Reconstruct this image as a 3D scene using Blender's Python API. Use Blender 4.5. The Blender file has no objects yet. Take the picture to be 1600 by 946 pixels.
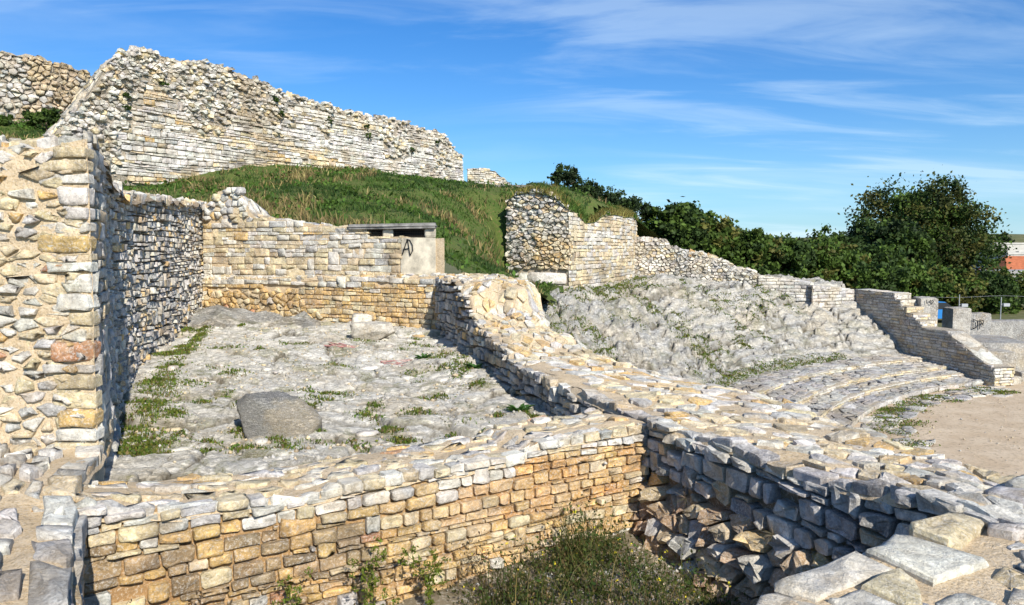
import bpy, math, random
import numpy as np
from mathutils import Vector

# ------------------------------------------------------------------ camera, sky, sun, exposure
SC = bpy.context.scene
COL = SC.collection
FPX, PITCH = 1200.0, math.atan(83 / 1200.0)
cam_d = bpy.data.cameras.new('camera'); cam = bpy.data.objects.new('camera', cam_d); COL.objects.link(cam)
cam_d.sensor_width = 36; cam_d.lens = 27.0; cam_d.clip_end = 5000; cam_d.clip_start = 0.05
cam.location = (0, 0, 0); cam.rotation_euler = (math.pi / 2 - PITCH, 0, 0)
SC.camera = cam

SUN_AZ, SUN_EL = math.radians(24.6), math.radians(34)      # behind the camera, to its right
SDIR = Vector((math.sin(SUN_AZ) * math.cos(SUN_EL), -math.cos(SUN_AZ) * math.cos(SUN_EL), math.sin(SUN_EL)))
sl = bpy.data.lights.new('sun', 'SUN'); sl.energy = 5.0; sl.angle = math.radians(0.5); sl.color = (1.0, 0.93, 0.82)
so = bpy.data.objects.new('sun', sl); COL.objects.link(so); so.rotation_euler = (-SDIR).to_track_quat('-Z', 'Y').to_euler()
so.location = (10, -20, 30)

W = bpy.data.worlds.new('World'); SC.world = W; W.use_nodes = True
nt = W.node_tree; N = nt.nodes; L = nt.links; N.clear()
def nd(tree, typ, **kw):
    n = tree.nodes.new(typ)
    for k, v in kw.items():
        if k.startswith('i_'): n.inputs[k[2:].replace('_', ' ')].default_value = v
        else: setattr(n, k, v)
    return n
out = nd(nt, 'ShaderNodeOutputWorld'); bg = nd(nt, 'ShaderNodeBackground'); bg.inputs[1].default_value = 0.066
sky = nd(nt, 'ShaderNodeTexSky', sky_type='NISHITA', sun_disc=False, sun_elevation=SUN_EL, sun_rotation=math.pi - SUN_AZ,
         air_density=1.0, dust_density=0.5, ozone_density=2.2, altitude=30)
hs = nd(nt, 'ShaderNodeHueSaturation', i_Saturation=1.2, i_Value=1.0)
L.new(sky.outputs[0], hs.inputs['Color'])
tc = nd(nt, 'ShaderNodeTexCoord'); sx = nd(nt, 'ShaderNodeSeparateXYZ'); L.new(tc.outputs['Generated'], sx.inputs[0])
def mth(op, a, b=None, tree=nt, clamp=False):
    m = tree.nodes.new('ShaderNodeMath'); m.operation = op; m.use_clamp = clamp
    for i, v in enumerate((a, b)):
        if v is None: continue
        if isinstance(v, (int, float)): m.inputs[i].default_value = v
        else: tree.links.new(v, m.inputs[i])
    return m.outputs[0]
zz = mth('ADD', mth('MAXIMUM', sx.outputs[2], 0.0), 0.16)
cx = nd(nt, 'ShaderNodeCombineXYZ'); L.new(mth('DIVIDE', sx.outputs[0], zz), cx.inputs[0]); L.new(mth('DIVIDE', sx.outputs[1], zz), cx.inputs[1])
def cloud(scale, rot, stretch, loc, lo, hi, dist, detail=7):
    mp = nd(nt, 'ShaderNodeMapping'); mp.inputs['Rotation'].default_value = (0, 0, rot); mp.inputs['Scale'].default_value = (scale, scale * stretch, 1)
    mp.inputs['Location'].default_value = loc
    L.new(cx.outputs[0], mp.inputs[0])
    nz = nd(nt, 'ShaderNodeTexNoise'); nz.inputs['Scale'].default_value = 1.0; nz.inputs['Detail'].default_value = detail
    nz.inputs['Roughness'].default_value = 0.58; nz.inputs['Distortion'].default_value = dist
    L.new(mp.outputs[0], nz.inputs['Vector'])
    mr = nd(nt, 'ShaderNodeMapRange', clamp=True, interpolation_type='SMOOTHSTEP'); mr.inputs[1].default_value = lo; mr.inputs[2].default_value = hi
    L.new(nz.outputs[0], mr.inputs[0]); return mr.outputs[0]
c1 = cloud(0.34, 0.25, 2.6, (3.1, 1.2, 0), 0.44, 0.66, 0.5)
c2 = cloud(0.8, 0.35, 3.4, (0.4, 7.7, 0), 0.44, 0.68, 0.7, 9)
c3 = cloud(0.22, -0.1, 1.5, (2.2, 8.3, 0), 0.39, 0.56, 0.2, 3)
streak = mth('MULTIPLY', mth('ADD', mth('MULTIPLY', c1, 0.60), mth('MULTIPLY', c2, 0.80)), mth('ADD', mth('MULTIPLY', c3, 1.1), 0.13), clamp=True)
tint = nd(nt, 'ShaderNodeMix', data_type='RGBA', blend_type='MULTIPLY'); tint.inputs['Factor'].default_value = 1; tint.inputs['B'].default_value = (0.38, 1.06, 1.66, 1); L.new(hs.outputs[0], tint.inputs['A'])
mixc = nd(nt, 'ShaderNodeMix', data_type='RGBA'); mixc.inputs['B'].default_value = (10.0, 12.2, 13.8, 1)
haze_f = mth('MULTIPLY', mth('POWER', 2.718, mth('MULTIPLY', mth('MAXIMUM', sx.outputs[2], 0.0), -10.0)), 0.58)   # thin veil thickening towards the horizon, all round
L.new(mth('ADD', mth('MULTIPLY', streak, 0.30), haze_f, clamp=True), mixc.inputs['Factor']); L.new(tint.outputs['Result'], mixc.inputs['A'])
L.new(mixc.outputs['Result'], bg.inputs[0]); L.new(bg.outputs[0], out.inputs[0])
SC.view_settings.view_transform = 'Standard'; SC.view_settings.look = 'None'; SC.view_settings.gamma = 1; SC.view_settings.exposure = 0.38
SC.cycles.max_bounces = 5; SC.cycles.diffuse_bounces = 3; SC.cycles.use_denoising = True

# ------------------------------------------------------------------ numeric helpers
RNG = random.Random(7); NR = np.random.default_rng(11)
def _h(ix, iy, iz):
    n = (ix.astype(np.int64) * 374761393 + iy.astype(np.int64) * 668265263 + iz.astype(np.int64) * 2147483647 * 3) & 0x7fffffff
    n = ((n ^ (n >> 13)) * 1274126177) & 0x7fffffff
    n = ((n ^ (n >> 16)) * 974634777) & 0x7fffffff
    return (n & 0xffff) / 32767.5 - 1.0
def vn(x, y, z=0.0):
    x, y, z = np.broadcast_arrays(np.asarray(x, float), np.asarray(y, float), np.asarray(z, float))
    fx, fy, fz = np.floor(x), np.floor(y), np.floor(z)
    tx, ty, tz = x - fx, y - fy, z - fz
    tx, ty, tz = [t * t * t * (t * (t * 6 - 15) + 10) for t in (tx, ty, tz)]
    r = 0
    for dx in (0, 1):
        for dy in (0, 1):
            for dz in (0, 1):
                w = (tx if dx else 1 - tx) * (ty if dy else 1 - ty) * (tz if dz else 1 - tz)
                r = r + w * _h(fx + dx, fy + dy, fz + dz)
    return r
def fbm(x, y, z=0.0, o=4, g=0.5):
    a, s, t = 1.0, 0, 0; x = np.asarray(x, float); y = np.asarray(y, float); z = np.asarray(z, float)
    for k in range(o):
        s = s + a * vn(x + 17.3 * k, y - 9.1 * k, z + 3.7 * k); t += a; a *= g; x = x * 2.03; y = y * 2.03; z = z * 2.03
    return s / t
def ridged(x, y, o=4):
    a, s, t = 1.0, 0, 0
    for k in range(o):
        s = s + a * (1 - 2 * np.abs(vn(x + 5.1 * k, y + 2.3 * k, k * 1.7))); t += a; a *= 0.5; x = x * 2.1; y = y * 2.1
    return s / t
_T = [math.sin(i * 127.1 + math.sin(i * 311.7) * 43758.5453) for i in range(1024)]
def worley(x, y, seed=0.0):
    """cell noise: value and tilt of the nearest cell, and how far its border is"""
    fx, fy = np.floor(x), np.floor(y); d1 = np.full(x.shape, 9.0); d2 = np.full(x.shape, 9.0); val = np.zeros(x.shape)
    for i in (-1, 0, 1):
        for j in (-1, 0, 1):
            cx_, cy_ = fx + i, fy + j; k = np.full(x.shape, seed * 13 + 1)
            px, py = cx_ + .5 + .48 * _h(cx_, cy_, k), cy_ + .5 + .48 * _h(cx_, cy_, k + 1); d = np.hypot(x - px, y - py)
            a, b, h = _h(cx_, cy_, k + 2), _h(cx_, cy_, k + 3), _h(cx_, cy_, k + 4); v = h + .7 * (a * (x - px) + b * (y - py)) * 2
            near = d < d1; d2 = np.where(near, d1, np.minimum(d2, d)); val = np.where(near, v, val); d1 = np.where(near, d, d1)
    return val, d2 - d1
def nz1(v, s=0.0):
    v = v + s * 37.7; i = math.floor(v); f = v - i; f = f * f * (3 - 2 * f); i = int(i)
    return _T[i % 1024] * (1 - f) + _T[(i + 1) % 1024] * f
def interp(tab):
    xs = [a for a, _ in tab]; ys = [b for _, b in tab]
    return lambda s: np.interp(s, xs, ys)
CP, SP = math.cos(PITCH), math.sin(PITCH)
def project(P):
    F = P[..., 1] * CP - P[..., 2] * SP; U = P[..., 1] * SP + P[..., 2] * CP
    F = np.maximum(F, 0.05)
    return 800 + FPX * P[..., 0] / F, 473 - FPX * U / F

def mesh_np(name, V, F, mat, col=None, smooth=False, loc=(0, 0, 0)):
    V = np.asarray(V, np.float32); me = bpy.data.meshes.new(name)
    if isinstance(F, np.ndarray):
        n, k = F.shape
        me.vertices.add(len(V)); me.vertices.foreach_set('co', (V - np.float32(loc)).ravel())
        me.loops.add(n * k); me.loops.foreach_set('vertex_index', F.astype(np.int32).ravel())
        me.polygons.add(n); me.polygons.foreach_set('loop_start', np.arange(0, n * k, k, dtype=np.int32))
        me.update(calc_edges=True); me.validate()
    else:
        me.from_pydata((V - np.float32(loc)).tolist(), [], F); me.update()
    if col is not None:
        ca = me.color_attributes.new('Col', 'FLOAT_COLOR', 'POINT')
        c = np.ones((len(V), 4), np.float32); c[:, :3] = col; ca.data.foreach_set('color', c.ravel())
    if smooth: me.polygons.foreach_set('use_smooth', np.ones(len(me.polygons), bool))
    me.materials.append(mat); return me
def link(name, me, parent=None, loc=(0, 0, 0), **props):
    o = bpy.data.objects.new(name, me); COL.objects.link(o); o.location = loc
    if parent is not None: o.parent = parent
    for k, v in props.items(): o[k] = v
    return o
def thing(name, label, cat, loc, group=None):
    o = bpy.data.objects.new(name, None); COL.objects.link(o); o.location = loc; o['label'] = label; o['category'] = cat; o['kind'] = 'thing'
    o.empty_display_size = 0.1
    if group: o['group'] = group
    return o
def part(name, V, F, mat, root, col=None, smooth=False, **kw):
    loc = np.asarray(V, float).mean(0); me = mesh_np(name, V, F, mat, col, smooth, loc)
    return link(name, me, root, Vector(loc) - (root.location if root else Vector()), **kw)

# ------------------------------------------------------------------ materials
def newmat(name):
    m = bpy.data.materials.new(name); m.use_nodes = True; t = m.node_tree
    b = t.nodes['Principled BSDF']; b.inputs['Roughness'].default_value = 0.92
    try: b.inputs['Specular IOR Level'].default_value = 0.2
    except Exception: pass
    return m, t, b
def noise(t, vec, scale, detail=5, rough=0.6, dist=0.0):
    n = nd(t, 'ShaderNodeTexNoise'); n.inputs['Scale'].default_value = scale; n.inputs['Detail'].default_value = detail
    n.inputs['Roughness'].default_value = rough; n.inputs['Distortion'].default_value = dist
    t.links.new(vec, n.inputs['Vector']); return n.outputs[0]
def rng_(t, v, lo, hi, a=0.0, b=1.0):
    m = nd(t, 'ShaderNodeMapRange', clamp=True); 
    for i, q in enumerate((lo, hi, a, b)): m.inputs[i + 1].default_value = q
    t.links.new(v, m.inputs[0]); return m.outputs[0]
def mixrgb(t, fac, a, b, mode='MIX'):
    m = nd(t, 'ShaderNodeMix', data_type='RGBA', blend_type=mode)
    for k, v in (('Factor', fac), ('A', a), ('B', b)):
        if isinstance(v, (int, float)): m.inputs[k].default_value = v
        elif isinstance(v, tuple): m.inputs[k].default_value = v + (1,) if len(v) == 3 else v
        else: t.links.new(v, m.inputs[k])
    return m.outputs['Result']
def bump(t, b, h, strength, dist):
    n = nd(t, 'ShaderNodeBump'); n.inputs['Strength'].default_value = strength; n.inputs['Distance'].default_value = dist
    t.links.new(h, n.inputs['Height']); t.links.new(n.outputs[0], b.inputs['Normal'])
def stone_mat(name, src, k=1.0, lichen=0.35, bd=0.02, bs=1.0):
    """weathered limestone: colour from the object (single stones) or the vertex colours (joined stones); k scales the grain"""
    m, t, b = newmat(name)
    g = nd(t, 'ShaderNodeNewGeometry').outputs['Position']
    if src == 'object': c = nd(t, 'ShaderNodeObjectInfo').outputs['Color']
    else: c = nd(t, 'ShaderNodeAttribute', attribute_name='Col').outputs['Color']
    n1 = noise(t, g, 6 * k, 7, 0.66); n2 = noise(t, g, 60 * k, 5, 0.75); n3 = noise(t, g, 15 * k, 8, 0.74, 0.5); n4 = noise(t, g, 2.6 * k, 4, 0.6)
    c = mixrgb(t, 1.0, c, mixrgb(t, rng_(t, n1, 0.34, 0.66), (0.64, 0.62, 0.60), (1.30, 1.29, 1.26)), 'MULTIPLY')
    c = mixrgb(t, rng_(t, n4, 0.52, 0.66, 0, 0.40), c, (0.58, 0.42, 0.21))
    c = mixrgb(t, rng_(t, n3, 0.53, 0.61, 0, lichen * 1.7), c, (0.15, 0.145, 0.135))
    c = mixrgb(t, rng_(t, n2, 0.50, 0.60, 0.0, 0.5), c, (0.76, 0.73, 0.67)); c = mixrgb(t, rng_(t, n2, 0.45, 0.36, 0.0, 0.45), c, (0.22, 0.20, 0.17))
    n6 = noise(t, g, 1.1 * k, 6, 0.66, 0.7); c = mixrgb(t, rng_(t, n6, 0.53, 0.64, 0, 0.5), c, (0.27, 0.205, 0.13)); c = mixrgb(t, rng_(t, n6, 0.47, 0.38, 0, 0.30), c, (0.72, 0.64, 0.48))
    t.links.new(c, b.inputs['Base Color'])
    rd = mth('ABSOLUTE', mth('SUBTRACT', n3, 0.5, t), None, t)
    h = mth('ADD', mth('ADD', mth('MULTIPLY', n1, 1.0, t), mth('MULTIPLY', n2, 0.16, t), t), mth('ADD', mth('MULTIPLY', n3, 0.35, t), mth('MULTIPLY', mth('MINIMUM', rd, 0.04, t), 1.0, t), t), t)
    bump(t, b, h, bs, bd); return m
M = {}
for nm, k, li, bd in (('near', 1.0, 0.30, 0.042), ('mid', 0.5, 0.32, 0.075), ('far', 0.24, 0.34, 0.14)):
    M[nm] = stone_mat('limestone_' + nm, 'object', k, li, bd); M[nm + '_joined'] = stone_mat('limestone_joined_' + nm, 'attr', k, li, bd)
def mortar_mat(name, c0, c1, k=1.0, bd=0.02):
    m, t, b = newmat(name); g = nd(t, 'ShaderNodeNewGeometry').outputs['Position']
    n1 = noise(t, g, 2.5 * k, 6, 0.65); n2 = noise(t, g, 60 * k, 4, 0.75); n3 = noise(t, g, 14 * k, 6, 0.7)
    c = mixrgb(t, rng_(t, n1, 0.3, 0.7), c0, c1)
    c = mixrgb(t, rng_(t, n2, 0.52, 0.62, 0, 0.7), c, (0.62, 0.55, 0.44)); c = mixrgb(t, rng_(t, n2, 0.47, 0.38, 0, 0.6), c, (0.26, 0.19, 0.11)); c = mixrgb(t, rng_(t, n3, 0.55, 0.65, 0, 0.5), c, (0.28, 0.21, 0.13))
    t.links.new(c, b.inputs['Base Color'])
    bump(t, b, mth('ADD', mth('MULTIPLY', n2, 0.5, t), mth('ADD', n3, n1, t), t), 1.0, bd * 1.2); return m
M['mortar'] = mortar_mat('sandy_mortar', (0.60, 0.45, 0.27), (0.68, 0.55, 0.38))
M['joint'] = mortar_mat('earthy_joint', (0.20, 0.15, 0.10), (0.34, 0.26, 0.17), 0.7, 0.03)
M['joint_far'] = mortar_mat('grey_joint', (0.27, 0.24, 0.19), (0.40, 0.35, 0.28), 0.3, 0.06)
def rock_mat(name, k, moss=0.5, c_a=(0.55, 0.53, 0.49), c_b=(0.36, 0.355, 0.345), bd=0.05):
    m, t, b = newmat(name); ge = nd(t, 'ShaderNodeNewGeometry'); g = ge.outputs['Position']
    mp = nd(t, 'ShaderNodeMapping'); mp.inputs['Scale'].default_value = (1, 1, 3.2); t.links.new(g, mp.inputs[0]); gs = mp.outputs[0]
    n1 = noise(t, gs, 0.9 * k, 7, 0.65, 0.6); n2 = noise(t, gs, 4 * k, 9, 0.74, 0.6); n3 = noise(t, gs, 24 * k, 6, 0.75); n4 = noise(t, g, 0.5 * k, 5, 0.6)
    c = mixrgb(t, rng_(t, n1, 0.40, 0.60), c_b, c_a)
    c = mixrgb(t, rng_(t, n4, 0.50, 0.60, 0, 0.55), c, (0.47, 0.37, 0.22))
    c = mixrgb(t, rng_(t, n2, 0.535, 0.61, 0, 0.75), c, (0.18, 0.175, 0.165))
    c = mixrgb(t, rng_(t, n3, 0.49, 0.58, 0, 0.6), c, (0.74, 0.71, 0.65)); c = mixrgb(t, rng_(t, n3, 0.45, 0.38, 0, 0.5), c, (0.20, 0.19, 0.17))
    n5 = noise(t, g, 0.8 * k, 6, 0.7, 0.8)
    c = mixrgb(t, mth('MULTIPLY', rng_(t, n5, 0.52, 0.59, 0, moss), rng_(t, n3, 0.42, 0.54), t), c, (0.15, 0.155, 0.035))
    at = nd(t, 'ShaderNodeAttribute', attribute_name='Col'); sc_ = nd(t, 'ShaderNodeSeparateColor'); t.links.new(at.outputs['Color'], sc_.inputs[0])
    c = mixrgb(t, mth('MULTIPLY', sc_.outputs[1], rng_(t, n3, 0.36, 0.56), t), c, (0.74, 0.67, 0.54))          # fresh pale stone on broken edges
    c = mixrgb(t, mth('MULTIPLY', sc_.outputs[0], rng_(t, n3, 0.30, 0.50, .4, 1), t), c, (0.11, 0.09, 0.055))   # cracks painted soil-dark, standing in for crevice shade
    t.links.new(c, b.inputs['Base Color'])
    rd = mth('MINIMUM', mth('ABSOLUTE', mth('SUBTRACT', n2, 0.5, t), None, t), 0.05, t)
    bump(t, b, mth('ADD', mth('ADD', mth('MULTIPLY', n2, 0.7, t), mth('MULTIPLY', rd, 3.0, t), t), mth('ADD', mth('MULTIPLY', n3, 0.15, t), n1, t), t), 1.0, bd); return m
M['rock_floor'] = rock_mat('bedrock_floor', 1.9, 0.8, (0.76, 0.725, 0.64), (0.62, 0.585, 0.505), 0.04)
M['rock_cavea'] = rock_mat('bedrock_slope', 0.8, 0.6, (0.58, 0.56, 0.51), (0.40, 0.395, 0.375), 0.12)
M['boulder'] = rock_mat('grey_boulder', 4, 0.1, (0.23, 0.225, 0.21), (0.15, 0.147, 0.14), 0.03)
def ground_mat(name, c0, c1, c2, k=1.0, bd=0.03):
    m, t, b = newmat(name); g = nd(t, 'ShaderNodeNewGeometry').outputs['Position']
    n1 = noise(t, g, 0.5 * k, 6, 0.65); n2 = noise(t, g, 6 * k, 6, 0.7)
    c = mixrgb(t, rng_(t, n1, 0.38, 0.62), c0, c1); c = mixrgb(t, rng_(t, n2, 0.52, 0.66), c, c2)
    t.links.new(c, b.inputs['Base Color']); bump(t, b, mth('ADD', n1, n2, t), 0.8, bd); return m
M['turf'] = ground_mat('turf_soil', (0.06, 0.10, 0.02), (0.10, 0.13, 0.03), (0.15, 0.12, 0.05), 1.2, 0.1)
M['pit'] = ground_mat('gravelly_soil', (0.16, 0.13, 0.08), (0.26, 0.22, 0.15), (0.42, 0.39, 0.33), 4, 0.02)
M['sand'] = ground_mat('orchestra_sand', (0.48, 0.37, 0.25), (0.57, 0.46, 0.33), (0.33, 0.26, 0.18), 1.3, 0.04)
M['plain'] = ground_mat('far_ground', (0.08, 0.10, 0.03), (0.16, 0.15, 0.07), (0.20, 0.17, 0.10), 0.3, 0.1)
def leaf_mat(name, tr=0.25):
    m, t, b = newmat(name); c = nd(t, 'ShaderNodeAttribute', attribute_name='Col').outputs['Color']
    t.links.new(c, b.inputs['Base Color']); b.inputs['Roughness'].default_value = 0.65
    tl = nd(t, 'ShaderNodeBsdfTranslucent'); t.links.new(c, tl.inputs[0]); mx = nd(t, 'ShaderNodeMixShader'); mx.inputs[0].default_value = tr
    t.links.new(b.outputs[0], mx.inputs[1]); t.links.new(tl.outputs[0], mx.inputs[2]); t.links.new(mx.outputs[0], t.nodes['Material Output'].inputs[0]); return m
M['leaf'] = leaf_mat('foliage')
def plain_mat(name, c, rough=0.8, k=4.0, var=0.25, bd=0.01, metal=0):
    m, t, b = newmat(name); g = nd(t, 'ShaderNodeNewGeometry').outputs['Position']; n = noise(t, g, k, 6, 0.65)
    t.links.new(mixrgb(t, 1.0, tuple(c), mixrgb(t, rng_(t, n, 0.3, 0.7), (1 - var,) * 3, (1 + var,) * 3), 'MULTIPLY'), b.inputs['Base Color'])
    b.inputs['Roughness'].default_value = rough; b.inputs['Metallic'].default_value = metal
    if bd: bump(t, b, n, 0.6, bd)
    return m
M['bark'] = plain_mat('bark', (0.13, 0.10, 0.07), 0.95, 5, 0.4, 0.05)
M['concrete'] = plain_mat('rough_concrete', (0.60, 0.54, 0.42), 0.95, 3, 0.5, 0.03)
M['slab'] = plain_mat('lichened_concrete', (0.27, 0.26, 0.24), 0.95, 4, 0.55, 0.03)
M['black'] = plain_mat('black_spray_paint', (0.02, 0.02, 0.022), 0.7, 6, 0.2, 0)
M['redpaint'] = plain_mat('faded_red_paint', (0.42, 0.22, 0.20), 0.9, 9, 0.5, 0)
M['dark'] = plain_mat('dark_interior', (0.03, 0.028, 0.025), 0.95, 4, 0.2, 0)
M['iron'] = plain_mat('rusty_iron', (0.07, 0.06, 0.05), 0.7, 9, 0.3, 0)
M['steel'] = plain_mat('galvanised_steel', (0.45, 0.46, 0.47), 0.5, 9, 0.1, 0, 0.6)
M['carblue'] = plain_mat('blue_car_paint', (0.03, 0.19, 0.50), 0.3, 2, 0.05, 0)
M['glass'] = plain_mat('dark_glass', (0.03, 0.035, 0.04), 0.08, 2, 0.1, 0)
M['rubber'] = plain_mat('tyre_rubber', (0.02, 0.02, 0.02), 0.9, 9, 0.1, 0)
M['render'] = plain_mat('pale_render', (0.50, 0.48, 0.44), 0.9, 0.8, 0.15, 0.01)
M['greywall'] = plain_mat('grey_stone_wall', (0.33, 0.32, 0.31), 0.95, 1.2, 0.35, 0.03)
M['tile'] = plain_mat('terracotta_tiles', (0.40, 0.13, 0.06), 0.85, 1.5, 0.25, 0.03)

# ------------------------------------------------------------------ palettes (real surface colours)
WHITE, CREAM, OCHRE, GREY, DGREY, RED, TAN = (0.74, 0.71, 0.64), (0.72, 0.60, 0.38), (0.68, 0.45, 0.17), (0.52, 0.515, 0.50), (0.36, 0.355, 0.35), (0.52, 0.25, 0.12), (0.57, 0.45, 0.29)
def pick(rng, *wc):
    r = rng.random() * sum(w for w, _ in wc)
    for w, c in wc:
        r -= w
        if r <= 0: break
    f = rng.uniform(0.86, 1.12); return tuple(min(0.82, x * f * rng.uniform(0.97, 1.03)) for x in c)

# ------------------------------------------------------------------ masonry kit
class Path:
    """a wall line in plan; n is the outward normal to its right-hand side when looking from the last point to the first"""
    def __init__(s, pts, flip=False, batter=0.0, z0=0.0):
        s.p = np.array(pts, float); d = np.diff(s.p, axis=0); s.l = np.hypot(d[:, 0], d[:, 1]); s.c = np.concatenate([[0], np.cumsum(s.l)]); s.len = s.c[-1]
        nn = np.stack([d[:, 1], -d[:, 0]], 1) / s.l[:, None]
        if flip: nn = -nn
        vnm = np.vstack([nn[:1], (nn[1:] + nn[:-1]) / 2, nn[-1:]]); vnm /= np.linalg.norm(vnm, axis=1)[:, None]; s.nn, s.vnm = nn, vnm
        s.batter, s.z0 = batter, z0
    def xy(s, t): return np.stack([np.interp(t, s.c, s.p[:, 0]), np.interp(t, s.c, s.p[:, 1])], -1)
    def nrm(s, t): return np.stack([np.interp(t, s.c, s.vnm[:, 0]), np.interp(t, s.c, s.vnm[:, 1])], -1)
    def face(s, t, v, d):
        b = s.batter(v) if callable(s.batter) else -(v - s.z0) * s.batter
        q = s.xy(t) + s.nrm(t) * (np.asarray(d) + b)[..., None]
        return np.concatenate([q, np.broadcast_to(np.asarray(v, float), q.shape[:-1])[..., None]], -1)
class Top:
    """a wall-top or sloping surface between two edges, height z(s,t), t from 0 to 1 across"""
    def __init__(s, A, B, z): s.A, s.B, s.z = A, B, z; s.w = float(np.mean([np.linalg.norm(A.xy(k * A.len) - B.xy(k * B.len)) for k in np.linspace(0, 1, 9)]))
    def pos(s, a, t):
        k = np.asarray(a) / s.A.len; P = s.A.xy(k * s.A.len); Q = s.B.xy(k * s.B.len); t = np.asarray(t, float)
        q = P + (Q - P) * t[..., None]; return np.concatenate([q, np.asarray(s.z(a, t))[..., None]], -1)
    def face(s, a, v, d):                  # v in metres across
        a = np.asarray(a, float); t = np.asarray(v, float) / s.w; e = 0.04
        p = s.pos(a, t); n = np.cross(s.pos(np.clip(a + e, 0, s.A.len), t) - s.pos(np.clip(a - e, 0, s.A.len), t), s.pos(a, t + e / s.w) - s.pos(a, t - e / s.w))
        n = n / np.maximum(np.linalg.norm(n, axis=-1), 1e-9)[..., None]; n = np.where(n[..., 2:3] < 0, -n, n)
        return p + n * np.asarray(d)[..., None]

def stone_rings(poly, proud, depth, rng, detail, rough):
    """one stone: outline on the surface, sides running into the wall, narrow chamfer, uneven front; gives (u,v), depth, noise weight, faces"""
    P = np.asarray(poly, float); k = len(P); c = P.mean(0); P = P + NR.normal(0, .012, P.shape) * np.ptp(P, axis=0).min(); ext = max(np.ptp(P[:, 0]), np.ptp(P[:, 1]))
    tl = min(0.12, 0.55 * abs(proud) / max(ext, .01) + .02); tilt = np.array((rng.uniform(-tl, tl), rng.uniform(-tl, tl)))
    rings = [(0.95, -depth, 0), (1.0, proud * 0.35, .5)] + ([(0.93, proud, 1)], [(0.965, proud * .92, .9), (.62, proud * 1.02, 1.3)], [(0.97, proud * .9, .9), (.82, proud, 1), (.56, proud * 1.03, 1.2), (.28, proud * 1.03, 1.2)])[detail - 1]
    Q = np.concatenate([c + (P - c) * f for f, _, _ in rings] + [c[None]])
    d = np.concatenate([np.full(k, q) for _, q, _ in rings] + [[proud * 1.04]]); am = np.concatenate([np.full(k, q) for _, _, q in rings] + [[1.0]])
    d[k:] += (Q[k:] - c) @ tilt
    F = []
    for r in range(len(rings) - 1):
        for i in range(k):
            j = (i + 1) % k; F.append((r * k + i, r * k + j, (r + 1) * k + j, (r + 1) * k + i))
    b = (len(rings) - 1) * k; ce = len(rings) * k
    F += [(b + i, b + (i + 1) % k, ce) for i in range(k)]
    return Q, d, am * rough, F, k * min(2, len(rings) - 1)

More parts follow.
